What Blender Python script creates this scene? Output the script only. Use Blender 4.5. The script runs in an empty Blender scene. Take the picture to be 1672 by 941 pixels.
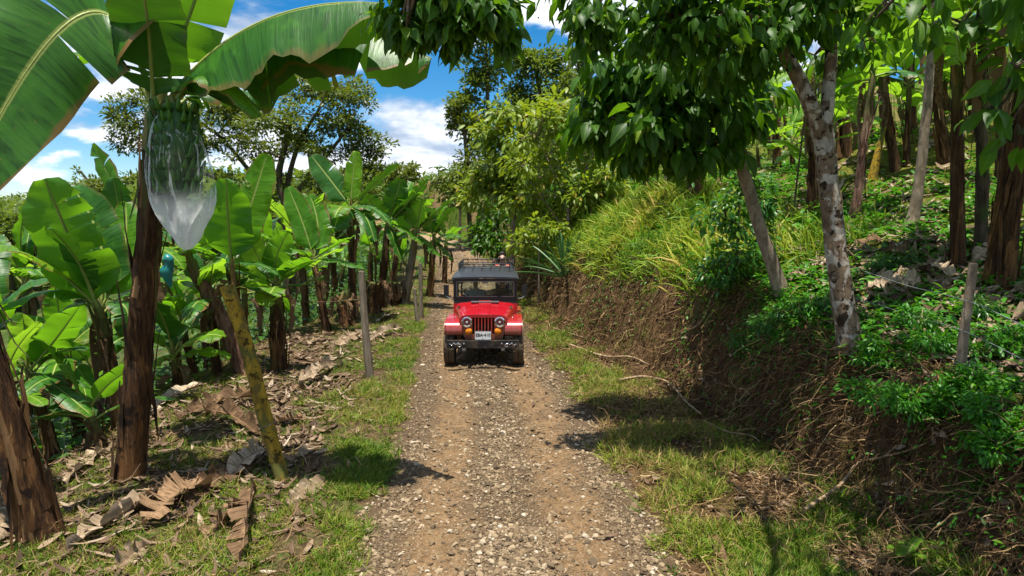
import bpy, bmesh, math, random
import numpy as np
from mathutils import Vector, Matrix
R = np.random.default_rng(11)
random.seed(11)
scene = bpy.context.scene
COL = scene.collection
PI = math.pi
# ------------------------------------------------------------------ camera model (used to turn measured places into world points)
CAMZ, FPX, PITCH = 3.1, 1090.0, math.radians(6.31)
CW, CH = 1672.0, 941.0
def ray(px, py):
    a = (px - CW / 2) / FPX; b = -(py - CH / 2) / FPX
    return np.array([a, math.cos(PITCH) + b * math.sin(PITCH), -math.sin(PITCH) + b * math.cos(PITCH)])
def at(px, py, Y):
    d = ray(px, py); s = Y / d[1]
    return np.array([d[0] * s, Y, CAMZ + d[2] * s])

# ------------------------------------------------------------------ terrain
class Wob:
    def __init__(s, n, f, seed):
        r = np.random.default_rng(seed); a = r.uniform(0, 2 * PI, n); k = f * r.uniform(.5, 1.6, n)
        s.kx, s.ky, s.p = np.cos(a) * k, np.sin(a) * k, r.uniform(0, 6.28, n); s.n = n
    def __call__(s, x, y):
        o = 0
        for i in range(s.n): o = o + np.sin(s.kx[i] * x + s.ky[i] * y + s.p[i])
        return o / math.sqrt(s.n)
W1, W2, W3, W4, W5 = Wob(7, 1.1, 1), Wob(9, 4.0, 2), Wob(9, 11.0, 3), Wob(7, .35, 4), Wob(8, 2.2, 5)
def I(y, *t): return np.interp(y, t[0::2], t[1::2])
def rc(y): return I(y, -20, .1, 0, .05, 5.7, 0, 10, -.2, 14, -.6, 18, -.95, 25, -1.6, 35, -2.5, 45, -4.0, 55, -7, 65, -12, 80, -22, 110, -45, 200, -110)
def rz(y): return I(y, -20, 0, 18, 0, 27, .12, 40, .6, 55, 1.3, 70, 2.0, 100, 3.0, 200, 5)
def uf(y): return I(y, 0, 3.7, 5, 3.6, 7, 3.5, 9, 3.2, 12, 2.8, 14, 2.5, 19, 2.0, 30, 1.7, 60, 2.0)
def ut(y): return I(y, 0, 4.8, 5, 4.7, 8.5, 4.4, 11, 4.35, 14, 4.1, 19, 3.5, 25, 3.1, 35, 3.1, 50, 4.6, 65, 4.6)
def hb(y): return I(y, 0, 1.2, 5, 1.3, 8.5, 1.55, 11, 2.0, 14, 2.15, 19, 2.1, 25, 1.7, 35, 1.5, 45, 2.6, 65, 4.6, 120, 7)
def ue(y): return I(y, 0, 5.0, 8, 5.3, 14, 5.2, 17, 4.8, 22, 4.0, 28, 2.9, 40, 2.3, 120, 2.3)
def gs(y): return I(y, 0, .30, 10, .30, 15, .38, 18, .62, 22, .62, 28, .45, 60, .35, 200, .2)
def ss(t): t = np.clip(t, 0, 1); return t * t * (3 - 2 * t)
def H(x, y):
    x = np.asarray(x, float); y = np.asarray(y, float)
    u = x - rc(y); z = rz(y) + 0 * x
    z = z - .05 * np.exp(-((np.abs(u) - .66) / .27) ** 2) + .014 * W3(x, y) * np.clip(1.6 - np.abs(u), 0, 1) + .012 * W2(x, y)
    # right: verge, cut bank, rising slope
    t = np.clip((u - uf(y)) / (ut(y) - uf(y)), 0, 1)
    q = np.clip((t - .22) / .78, 0, 1); prof = np.where(t < .22, .4 * t, .088 + .912 * (1 - (1 - q) ** 1.9))
    fall = 1 - ss((y - 63) / 26) * ss((6 - x) / 9)
    z = z + hb(y) * prof * fall
    s = np.clip(u - ut(y), 0, None)
    mnd = ss((y - 15) / 4) * (1 - ss((y - 30) / 10))
    z = z + (gs(y) * 38 * (1 - np.exp(-s / 38)) * (1 - mnd) + mnd * (1.8 * (1 - np.exp(-s / 1.7)) + .12 * s)) * fall + .22 * ss(s / 1.2) * W1(x, y) * .5
    z = z + np.sin(t * PI) * (.10 * W2(x, y) + .05 * W3(x, y) + .12 * W5(x, y)) + np.clip((u - 1.3) / .6, 0, 1) * (.05 + .03 * W2(x, y))
    # left: terrace then falls away to a valley
    l = np.clip((-u - 1.3) / .7, 0, 1); z = z + l * (.07 + .035 * W5(x, y) + .02 * W2(x, y) + .012 * W3(x, y))
    d = -u - ue(y) + .25 * W1(x, y) * 1.0
    dd = np.clip(d, 0, None)
    z = z - (2.3 * ss(dd / 3.6) + .22 * np.clip(dd - 2.0, 0, 34)) + .12 * W1(x, y) * ss(dd / 4)
    far = np.hypot(x, y)
    z = z + np.where(u < 0, 1, 0) * 3.5 * ss((far - 75) / 140) * (1 + .25 * W4(x * .08, y * .08))
    z = z + np.where(u < 0, 0, 1) * 8.0 * ss((far - 90) / 160) * fall
    return z
def hz(x, y): return float(H(np.array([x]), np.array([y]))[0])
def gnd(px, py, y0=3.0, y1=160.0):
    d = ray(px, py); ys = np.concatenate([np.arange(y0, 40, .04), np.arange(40, y1, .4)])
    s = ys / d[1]; xs = d[0] * s; zs = CAMZ + d[2] * s
    k = np.nonzero(zs <= H(xs, ys))[0]
    i = k[0] if len(k) else len(ys) - 1
    return np.array([xs[i], ys[i], hz(xs[i], ys[i])])

# ------------------------------------------------------------------ mesh building
class MB:
    def __init__(s): s.V, s.F, s.S, s.A, s.M, s.n = [], [], [], [], [], 0
    def add(s, V, faces, A=None, mi=0):
        V = np.asarray(V, np.float32).reshape(-1, 3)
        if not isinstance(faces, (list, tuple)): faces = [faces]
        for f in faces:
            f = np.asarray(f, np.int64)
            if f.size == 0: continue
            s.F.append((f + s.n).ravel()); s.S.append(np.full(len(f), f.shape[1], np.int32)); s.M.append(np.full(len(f), mi, np.int32))
        s.V.append(V); s.A.append(np.zeros((len(V), 3), np.float32) if A is None else np.asarray(A, np.float32).reshape(-1, 3)); s.n += len(V)
        return s
    def build(s, name, mats, parent=None, smooth=True):
        me = bpy.data.meshes.new(name)
        V = np.concatenate(s.V); F = np.concatenate(s.F).astype(np.int32); S = np.concatenate(s.S)
        me.vertices.add(len(V)); me.vertices.foreach_set('co', V.ravel())
        me.loops.add(len(F)); me.loops.foreach_set('vertex_index', F)
        me.polygons.add(len(S)); st = np.zeros(len(S), np.int32); st[1:] = np.cumsum(S)[:-1]
        me.polygons.foreach_set('loop_start', st); me.polygons.foreach_set('loop_total', S)
        if not isinstance(mats, (list, tuple)): mats = [mats]
        for m in mats: me.materials.append(m)
        me.polygons.foreach_set('material_index', np.concatenate(s.M))
        me.polygons.foreach_set('use_smooth', np.full(len(S), bool(smooth)))
        a = me.attributes.new('luv', 'FLOAT_VECTOR', 'POINT'); a.data.foreach_set('vector', np.concatenate(s.A).ravel())
        me.update(calc_edges=True); me.validate()
        o = bpy.data.objects.new(name, me); COL.objects.link(o)
        if parent is not None: o.parent = parent
        return o
def tag(o, label=None, cat=None, group=None, kind=None):
    if label: o['label'] = label
    if cat: o['category'] = cat
    if group: o['group'] = group
    if kind: o['kind'] = kind
    return o
def empty(name, loc, label=None, cat=None, group=None, rz_=0):
    o = bpy.data.objects.new(name, None); COL.objects.link(o); o.location = loc; o.rotation_euler = (0, 0, rz_); o.empty_display_size = .2
    return tag(o, label, cat, group)
def nrm(v): return v / (np.linalg.norm(v, axis=-1, keepdims=True) + 1e-9)
def bez(p0, p1, p2, t):
    t = np.asarray(t)[:, None]; return (1 - t) ** 2 * p0 + 2 * t * (1 - t) * p1 + t * t * p2
def spline(pts, n):
    pts = np.asarray(pts, float); k = len(pts)
    if k == 2: return pts[0] + (pts[1] - pts[0]) * np.linspace(0, 1, n)[:, None]
    P = np.vstack([2 * pts[0] - pts[1], pts, 2 * pts[-1] - pts[-2]]); out = []
    for t in np.linspace(0, k - 1 - 1e-6, n):
        i = int(t); f = t - i; a, b, c, d = P[i:i + 4]
        out.append(.5 * ((2 * b) + (-a + c) * f + (2 * a - 5 * b + 4 * c - d) * f * f + (-a + 3 * b - 3 * c + d) * f ** 3))
    return np.array(out)
def tube(mb, path, rad, sides=8, rough=0, mi=0, tint=.5, seed=0, cap=True, lobes=None):
    path = np.asarray(path, float); n = len(path); rad = np.broadcast_to(rad, (n,)).astype(float)
    T = nrm(np.gradient(path, axis=0)); ref = np.array([0, 0, 1.]) if abs(T[0][2]) < .9 else np.array([1., 0, 0])
    X = np.zeros_like(T); x = nrm(np.cross(T[0], ref))
    for i in range(n):
        x = x - T[i] * np.dot(x, T[i]); x = nrm(x); X[i] = x
    Yv = np.cross(T, X); a = np.linspace(0, 2 * PI, sides, endpoint=False)
    r = rad[:, None] * np.ones((n, sides))
    if rough:
        q = np.random.default_rng(seed); r = r * (1 + rough * q.normal(0, 1, (n, sides)))
    if lobes is not None: r = r * lobes(np.linspace(0, 1, n)[:, None], a[None, :])
    V = path[:, None, :] + r[..., None] * (np.cos(a)[None, :, None] * X[:, None, :] + np.sin(a)[None, :, None] * Yv[:, None, :])
    i = np.arange(n - 1)[:, None] * sides; j = np.arange(sides)[None, :]; j2 = (j + 1) % sides
    F = np.stack([i + j, i + j2, i + sides + j2, i + sides + j], -1).reshape(-1, 4)
    A = np.zeros((n, sides, 3)); A[..., 0] = a / (2 * PI); A[..., 1] = np.linspace(0, 1, n)[:, None]; A[..., 2] = tint
    fs = [F]
    mb.add(V.reshape(-1, 3), fs, A.reshape(-1, 3), mi)
    if cap:
        for k, sgn in ((0, -1), (n - 1, 1)):
            c = path[k]; ring = V[k]; VV = np.vstack([ring, c[None]]); jj = np.arange(sides)
            f = np.stack([jj, (jj + 1) % sides, np.full(sides, sides)], -1)
            if sgn < 0: f = f[:, ::-1]
            mb.add(VV, [f], np.tile([0, k / max(1, n - 1), tint], (sides + 1, 1)), mi)
def frames(D, N=None, roll=None):
    D = nrm(D); n = len(D)
    if N is None: N = np.tile([0, 0, 1.], (n, 1)) + R.normal(0, .25, (n, 3))
    X = np.cross(D, N); X = nrm(X + 1e-6); Z = np.cross(X, D)
    if roll is not None:
        c, s = np.cos(roll)[:, None], np.sin(roll)[:, None]; X, Z = X * c + Z * s, Z * c - X * s
    return np.stack([X, D, Z], -1)
def inst(mb, tv, tf, M, P, sc, tint, mi=0, luv=None):
    tv = np.asarray(tv, float); N = len(P); k = len(tv)
    sc = np.asarray(sc, float); sc = sc[:, None] if sc.ndim == 1 else sc
    V = np.einsum('nij,nkj->nki', M, tv[None] * sc[:, None, :] if sc.shape[1] == 3 else tv[None] * sc[:, None, :]) + P[:, None, :]
    fs = [(np.asarray(f)[None] + (np.arange(N) * k)[:, None, None]).reshape(-1, np.asarray(f).shape[1]) for f in tf]
    A = np.zeros((N, k, 3)); 
    if luv is not None: A[..., :2] = luv[None]
    A[..., 2] = np.asarray(tint)[:, None]
    mb.add(V.reshape(-1, 3), fs, A.reshape(-1, 3), mi)
# leaf templates: axis +Y, normal +Z, unit length
def leaf_tpl(w, fold=.12, droop=.25, peak=.4, rows=(.16, .4, .65, .86)):
    V = [(0, 0, 0)]; L = [(0, 0)]
    for t in rows:
        k = (t / peak) ** .8 if t < peak else 1 - ((t - peak) / (1 - peak)) ** 1.7
        h = w * .5 * max(.12, k); z = -droop * t * t
        V += [(-h, t, z + fold * h * 2), (0, t, z), (h, t, z + fold * h * 2)]; L += [(-1, t), (0, t), (1, t)]
    V.append((0, 1, -droop * 1.05)); L.append((0, 1)); q = []; tr = [(0, 2, 1), (0, 3, 2)]
    for i in range(len(rows) - 1):
        a = 1 + i * 3; q += [(a, a + 1, a + 4, a + 3), (a + 1, a + 2, a + 5, a + 4)]
    a = 1 + (len(rows) - 1) * 3; e = len(V) - 1; tr += [(a, a + 1, e), (a + 1, a + 2, e)]
    return np.array(V), [np.array(tr), np.array(q)], np.array(L, float)
BIGLEAF = leaf_tpl(.5, .16, .38, .38)
OVALLEAF = leaf_tpl(.46, .14, .3, .45, (.25, .6, .85))
NARROW = leaf_tpl(.24, .1, .35, .4, (.3, .7))
TINY = (np.array([(0, 0, 0), (-.24, .45, .06), (0, 1, -.12), (.24, .45, .06)]), [np.array([(0, 2, 1), (0, 3, 2)])], np.array([(0, 0), (-1, .5), (0, 1), (1, .5)], float))
def blade_tpl(w, bend, seg=3):
    V, L = [], []
    for i in range(seg + 1):
        t = i / seg; h = w * (1 - t ** 1.5) * .5; z = t * (1 - bend * .45 * t); y = bend * t * t * .8
        if i < seg: V += [(-h, y, z), (h, y, z)]; L += [(-1, t), (1, t)]
        else: V.append((0, y, z)); L.append((0, 1))
    q = [(2 * i, 2 * i + 1, 2 * i + 3, 2 * i + 2) for i in range(seg - 1)]; e = 2 * (seg - 1)
    return np.array(V), [np.array(q), np.array([(e, e + 1, e + 2)])], np.array(L, float)
BLADES = [blade_tpl(.07, b) for b in (.35, .7, 1.0, 1.3)]
def rotz(a, n3=None):
    c, s = np.cos(a), np.sin(a); M = np.zeros((len(a), 3, 3)); M[:, 0, 0] = c; M[:, 0, 1] = -s; M[:, 1, 0] = s; M[:, 1, 1] = c; M[:, 2, 2] = 1
    return M
ICO_V, ICO_F = None, None
def ico():
    g = (1 + 5 ** .5) / 2
    v = np.array([(-1, g, 0), (1, g, 0), (-1, -g, 0), (1, -g, 0), (0, -1, g), (0, 1, g), (0, -1, -g), (0, 1, -g), (g, 0, -1), (g, 0, 1), (-g, 0, -1), (-g, 0, 1)], float)
    f = np.array([(0, 11, 5), (0, 5, 1), (0, 1, 7), (0, 7, 10), (0, 10, 11), (1, 5, 9), (5, 11, 4), (11, 10, 2), (10, 7, 6), (7, 1, 8), (3, 9, 4), (3, 4, 2), (3, 2, 6), (3, 6, 8), (3, 8, 9), (4, 9, 5), (2, 4, 11), (6, 2, 10), (8, 6, 7), (9, 8, 1)])
    return nrm(v), f

# ------------------------------------------------------------------ materials
class NT:
    def __init__(s, name):
        s.m = bpy.data.materials.new(name); s.m.use_nodes = True; s.t = s.m.node_tree; s.t.nodes.clear(); s.out = s.t.nodes.new('ShaderNodeOutputMaterial')
    def n(s, typ, ins=None, **props):
        q = s.t.nodes.new('ShaderNode' + typ)
        for k, v in props.items(): setattr(q, k, v)
        for k, v in (ins or {}).items(): s.set(q.inputs[k], v)
        return q
    def set(s, sock, v):
        if hasattr(v, 'is_output') or isinstance(v, bpy.types.NodeSocket): s.t.links.new(v, sock)
        else:
            if sock.type == 'RGBA' and len(v) == 3: v = (*v, 1)
            sock.default_value = v
    def math(s, op, a, b=0, clamp=False):
        q = s.n('Math', {0: a, 1: b}, operation=op, use_clamp=clamp); return q.outputs[0]
    def mix(s, f, a, b):
        q = s.n('Mix', data_type='RGBA'); s.set(q.inputs[0], f); s.set(q.inputs[6], a); s.set(q.inputs[7], b); return q.outputs[2]
    def noise(s, scale, detail=4, vec=None, rough=.6, dist=0):
        q = s.n('TexNoise', {'Scale': scale, 'Detail': detail, 'Roughness': rough, 'Distortion': dist})
        if vec is not None: s.set(q.inputs['Vector'], vec)
        return q.outputs[0]
    def smooth(s, x, a, b):
        q = s.n('MapRange', {0: x, 1: a, 2: b}, interpolation_type='SMOOTHSTEP'); return q.outputs[0]
    def pos(s): return s.n('NewGeometry').outputs['Position']
    def attr(s):
        a = s.n('Attribute', attribute_name='luv'); x = s.n('SeparateXYZ', {0: a.outputs['Vector']}); return x.outputs[0], x.outputs[1], x.outputs[2]
    def bump(s, h, strength=.5, dist=.02): return s.n('Bump', {'Height': h, 'Strength': strength, 'Distance': dist}).outputs[0]
    def bsdf(s, col, rough=.6, spec=.3, normal=None, **k):
        q = s.n('BsdfPrincipled', {'Base Color': col, 'Roughness': rough, 'Specular IOR Level': spec})
        for a, v in k.items(): s.set(q.inputs[a.replace('_', ' ')], v)
        if normal is not None: s.set(q.inputs['Normal'], normal)
        return q.outputs[0]
    def done(s, sh): s.t.links.new(sh, s.out.inputs[0]); return s.m
def leaf_mat(name, c1, c2, c3=None, trans=.3, tc=(.3, .5, .03), rough=.42, spec=.35, under=None):
    t = NT(name); u, v, k = t.attr()
    col = t.mix(k, c1, c2)
    if c3: col = t.mix(t.smooth(k, .86, .97), col, c3)
    nz = t.noise(9, 2, t.pos()); col = t.mix(t.math('MULTIPLY', nz, .35), col, tuple(x * .6 for x in c1))
    rib = t.smooth(t.math('ABSOLUTE', u), .14, .03); col = t.mix(t.math('MULTIPLY', rib, .35), col, tuple(min(1, x * 2 + .02) for x in c2))
    if under:
        bf = t.n('NewGeometry').outputs['Backfacing']; col = t.mix(bf, col, under)
    b = t.bsdf(col, rough, spec)
    tr = t.n('BsdfTranslucent', {'Color': t.mix(.5, tc, t.mix(k, c1, c2))}).outputs[0]
    q = t.n('MixShader', {0: trans, 1: b, 2: tr}); return t.done(q.outputs[0])
def banana_mat(name, c1, c2, under, tc, trans=.38, dry=False):
    t = NT(name); u, v, k = t.attr(); au = t.math('ABSOLUTE', u)
    col = t.mix(k, c1, c2)
    cv = t.n('CombineXYZ', {0: t.math('MULTIPLY', u, 1.2), 1: t.math('MULTIPLY', v, 60), 2: t.math('MULTIPLY', k, 20)}).outputs[0]
    st = t.noise(1.0, 3, cv); 
    st2 = t.noise(1.0, 2, t.n('CombineXYZ', {0: t.math('MULTIPLY', u, 2.0), 1: t.math('MULTIPLY', v, 9), 2: t.math('MULTIPLY', k, 31)}).outputs[0])
    col = t.mix(t.smooth(st, .42, .7), col, tuple(x * .62 for x in c1))
    col = t.mix(t.math('MULTIPLY', t.smooth(st2, .5, .72), .55), col, tuple(x * 1.35 for x in c2))
    if not dry:
        yl = t.math('MULTIPLY', t.smooth(t.noise(1.7, 4, t.pos()), .56, .68), t.smooth(k, .5, .8)); col = t.mix(t.math('MULTIPLY', yl, .6), col, (.26, .27, .02)); brn = t.math('MULTIPLY', t.smooth(t.math('ADD', au, t.math('MULTIPLY', st2, .6)), 1.16, 1.28), t.smooth(k, .1, .5)); col = t.mix(brn, col, (.16, .09, .03))
        sp = t.smooth(t.noise(26, 2, t.pos()), .70, .75); col = t.mix(t.math('MULTIPLY', sp, t.smooth(k, .3, .9)), col, (.16, .10, .03))
    bf = t.n('NewGeometry').outputs['Backfacing']; col = t.mix(t.math('MULTIPLY', bf, .75), col, under)
    rib = t.smooth(au, .065, .03); col = t.mix(rib, col, (.22, .27, .06) if not dry else (.2, .13, .07))
    nb = t.bump(t.math('ADD', st, t.math('MULTIPLY', st2, .5)), .55, .012)
    b = t.bsdf(col, .42 if not dry else .8, .28 if not dry else .1, nb)
    tr = t.n('BsdfTranslucent', {'Color': t.mix(.35, tc, col)}).outputs[0]
    f = t.math('MULTIPLY', t.math('SUBTRACT', 1, rib), trans)
    q = t.n('MixShader', {0: f, 1: b, 2: tr}); return t.done(q.outputs[0])
def bark_mat(name, c1, c2, scale=8, stretch=.2, bump=.6, moss=None, patch=None, patch_scale=5, spec=.15):
    t = NT(name); p = t.pos(); m = t.n('Mapping', {'Vector': p, 'Scale': (1, 1, stretch)}).outputs[0]
    a = t.noise(scale, 6, m, .65, .6); col = t.mix(t.smooth(a, .3, .7), c1, c2); h = a
    if patch:
        q = t.noise(patch_scale, 8, t.n('Mapping', {'Vector': p, 'Scale': (1, 1, .75)}).outputs[0], .62, .9); col = t.mix(t.math('MULTIPLY', t.smooth(q, .50, .57), .85), col, t.mix(t.smooth(a, .35, .65), tuple(x * .6 for x in patch), patch))
        q2 = t.noise(patch_scale * 1.4, 4, t.n('Mapping', {'Vector': p, 'Location': (3, 5, 1)}).outputs[0]); col = t.mix(t.smooth(q2, .56, .61), col, tuple(x * .35 for x in c1))
    if moss:
        q3 = t.noise(3, 5, p); col = t.mix(t.smooth(q3, .5, .62), col, moss)
    return t.done(t.bsdf(col, .85, spec, t.bump(h, bump, .02)))
def flat_mat(name, col, rough=.5, spec=.4, var=.25, nscale=6, **k):
    t = NT(name); a = t.noise(nscale, 4, t.pos()); c = t.mix(t.math('MULTIPLY', t.smooth(a, .35, .75), var), col, tuple(x * .45 for x in col))
    return t.done(t.bsdf(c, rough, spec, **k))
def tint_mat(name, stops, rough=.85, spec=.12, trans=0, bump=0):
    t = NT(name); u, v, k = t.attr(); r = t.n('ValToRGB', {0: k}); e = r.color_ramp.elements
    while len(e) < len(stops): e.new(.5)
    for i, (p, c) in enumerate(stops): e[i].position = p; e[i].color = (*c, 1)
    col = t.mix(t.math('MULTIPLY', t.noise(14, 3, t.pos()), .5), r.outputs[0], (.03, .022, .015)) if bump else r.outputs[0]
    b = t.bsdf(col, rough, spec, t.bump(t.noise(40, 4, t.pos()), bump, .01) if bump else None)
    if trans:
        b = t.n('MixShader', {0: trans, 1: b, 2: t.n('BsdfTranslucent', {'Color': r.outputs[0]}).outputs[0]}).outputs[0]
    return t.done(b)
M = {}
M['banana'] = banana_mat('banana_leaf_green', (.030, .13, .006), (.085, .23, .010), (.055, .18, .018), (.28, .62, .010), .42)
M['banana_dark'] = banana_mat('banana_leaf_deep_green_shaded', (.016, .078, .008), (.036, .130, .010), (.035, .115, .014), (.13, .36, .008), .18)  # deep green, with shade from overlapping leaves also put into the colour
M['banana_lime'] = banana_mat('banana_leaf_lime', (.075, .21, .010), (.14, .29, .016), (.11, .25, .03), (.42, .74, .02), .48)
M['dry_leaf'] = banana_mat('dry_banana_leaf', (.085, .050, .028), (.25, .155, .085), (.16, .10, .06), (.3, .18, .08), .12, True)
M['pale_dry'] = banana_mat('pale_dry_banana_leaf', (.22, .155, .095), (.44, .35, .25), (.27, .21, .15), (.4, .3, .2), .12, True)
def stem_mat(name, c0, c1, c2, c3):
    t = NT(name); p = t.pos(); a, v, k = t.attr()
    f = t.noise(30, 6, t.n('Mapping', {'Vector': p, 'Scale': (1, 1, .045)}).outputs[0], .7, .2); g = t.noise(5, 5, t.n('Mapping', {'Vector': p, 'Scale': (1, 1, .3)}).outputs[0], .6, .5)
    col = t.mix(t.smooth(f, .35, .66), c0, c1); col = t.mix(t.math('MULTIPLY', t.smooth(g, .48, .66), .75), col, c2); col = t.mix(t.math('MULTIPLY', t.smooth(f, .58, .70), t.smooth(g, .4, .6)), col, c3)
    col = t.mix(t.smooth(t.noise(3.2, 4, p), .60, .68), col, c0)
    col = t.mix(t.math('MULTIPLY', t.smooth(k, .62, .95), .75), col, t.mix(f, c2, tuple(min(1, x * 1.15) for x in c3)))
    gt = t.math('MULTIPLY', t.smooth(t.math('ADD', v, t.math('MULTIPLY', t.math('SUBTRACT', g, .5), .7)), .62, .9), t.math('LESS_THAN', k, .501)); col = t.mix(t.math('MULTIPLY', gt, .75), col, t.mix(f, (.045, .06, .014), (.16, .17, .05)))
    return t.done(t.bsdf(col, .78, .2, t.bump(t.math('ADD', f, t.math('MULTIPLY', g, .6)), 1.0, .035)))
M['stem'] = stem_mat('banana_stem_brown', (.018, .009, .005), (.10, .046, .017), (.20, .092, .030), (.38, .23, .11))
M['stem_green'] = bark_mat('banana_stem_green', (.10, .11, .025), (.17, .17, .05), 9, .12, .4)
M['stem_red'] = stem_mat('dead_stem_reddish', (.05, .022, .015), (.20, .105, .07), (.28, .16, .11), (.42, .30, .22))
M['mottled'] = bark_mat('mottled_bark', (.085, .055, .035), (.22, .16, .105), 9, .8, .5, None, (.46, .42, .36), 6)
M['bark_grey'] = bark_mat('grey_brown_bark', (.13, .095, .065), (.30, .235, .17), 12, .5, .6)
M['bark_dark'] = bark_mat('dark_bark', (.035, .026, .018), (.11, .08, .05), 10, .3, .8, (.05, .07, .02))
M['bamboo'] = bark_mat('yellow_pole', (.16, .10, .014), (.43, .27, .024), 6, .4, .4, (.10, .10, .025), (.17, .125, .035), 8)
M['post'] = bark_mat('weathered_post', (.13, .10, .07), (.27, .22, .16), 14, .12, .7)
M['stick'] = bark_mat('dry_stick', (.17, .11, .06), (.36, .26, .16), 14, .5, .4)
M['dkleaf'] = leaf_mat('dark_glossy_leaf', (.020, .066, .006), (.065, .165, .010), (.20, .30, .015), .38, (.28, .58, .01), .45, .22)
M['vine'] = leaf_mat('vine_leaf', (.018, .085, .010), (.05, .17, .016), (.16, .28, .02), .32, (.2, .50, .01), .38, .4)
M['olive'] = leaf_mat('olive_leaf', (.045, .085, .010), (.13, .165, .016), (.22, .20, .025), .3, (.30, .38, .02))
M['pine'] = leaf_mat('background_tree_leaf', (.040, .085, .012), (.125, .175, .022), (.2, .22, .03), .34, (.30, .42, .03))
M['coffee'] = leaf_mat('shrub_leaf', (.085, .155, .010), (.23, .30, .018), (.36, .24, .03), .4, (.46, .58, .02), .45)
M['bright'] = leaf_mat('bright_shrub_leaf', (.025, .13, .008), (.07, .25, .012), (.16, .32, .02), .36, (.2, .56, .01))
M['under'] = leaf_mat('undergrowth_leaf', (.018, .060, .008), (.055, .14, .014), (.12, .19, .02), .28, (.18, .40, .01))
M['agave'] = leaf_mat('agave_leaf', (.045, .13, .04), (.10, .22, .07), None, .1, (.1, .3, .04), .4)
M['grass'] = tint_mat('grass', [(0, (.04, .11, .008)), (.4, (.11, .19, .010)), (.65, (.19, .25, .018)), (.84, (.30, .24, .06)), (1, (.27, .17, .08))], .6, .25, .3)
M['lgrass'] = tint_mat('long_grass', [(0, (.055, .15, .008)), (.4, (.15, .25, .010)), (.8, (.27, .31, .014)), (1, (.36, .27, .06))], .6, .25, .3)
M['root'] = tint_mat('dry_roots', [(0, (.035, .02, .011)), (.45, (.12, .07, .034)), (.8, (.28, .18, .085)), (1, (.46, .33, .18))], .9, .08)
M['litter'] = tint_mat('leaf_litter', [(0, (.05, .032, .022)), (.4, (.15, .095, .06)), (.75, (.30, .215, .14)), (1, (.48, .40, .31))], .85, .1, 0, .3)
M['stone'] = tint_mat('stones', [(0, (.07, .052, .035)), (.5, (.21, .148, .085)), (.8, (.37, .28, .175)), (1, (.58, .51, .41))], .9, .15, 0, .3)

def ground_mat():
    t = NT('soil'); u, b, f = t.attr(); p = t.pos()
    a = t.noise(1.3, 6, p); c = t.noise(9, 6, p, .7); d = t.noise(45, 3, p)
    col = t.mix(t.smooth(c, .3, .7), (.045, .028, .016), (.12, .078, .042)); col = t.mix(t.math('MULTIPLY', t.smooth(d, .5, .75), .5), col, (.20, .14, .085))
    gr = t.mix(t.smooth(c, .35, .65), (.03, .06, .012), (.08, .115, .02))
    col = t.mix(t.math('MULTIPLY', t.smooth(a, .48, .62), .7), col, gr)
    col = t.mix(f, col, t.mix(t.smooth(t.noise(.25, 6, p), .35, .65), (.025, .05, .012), (.075, .10, .02)))
    return t.done(t.bsdf(col, .95, .08, t.bump(t.math('ADD', c, t.math('MULTIPLY', d, .5)), .8, .05)))
def bank_mat():
    t = NT('bank_earth'); u, b, f = t.attr(); p = t.pos()
    m = t.n('Mapping', {'Vector': p, 'Scale': (1.6, 1.6, .45)}).outputs[0]
    a = t.noise(2.2, 6, p); c = t.noise(8, 7, m, .7, .5); d = t.noise(50, 3, p)
    col = t.mix(t.smooth(c, .3, .72), (.05, .029, .015), (.19, .112, .052)); col = t.mix(t.math('MULTIPLY', t.smooth(d, .52, .75), .4), col, (.2, .13, .07))
    col = t.mix(t.math('MULTIPLY', t.smooth(t.noise(1.6, 6, p, .65), .5, .64), .55), col, t.mix(t.smooth(c, .35, .65), (.06, .065, .012), (.17, .16, .03)))
    top = t.math('MULTIPLY', t.smooth(t.math('ADD', b, t.math('MULTIPLY', a, .5)), 1.0, 1.3), .85)
    col = t.mix(top, col, t.mix(t.smooth(c, .4, .6), (.07, .09, .012), (.16, .17, .025)))
    col = t.mix(f, col, t.mix(t.smooth(t.noise(.3, 6, p), .42, .6), (.07, .11, .014), (.23, .15, .075)))
    return t.done(t.bsdf(col, .95, .06, t.bump(t.math('ADD', c, t.math('MULTIPLY', d, .4)), 1.0, .08)))
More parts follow.
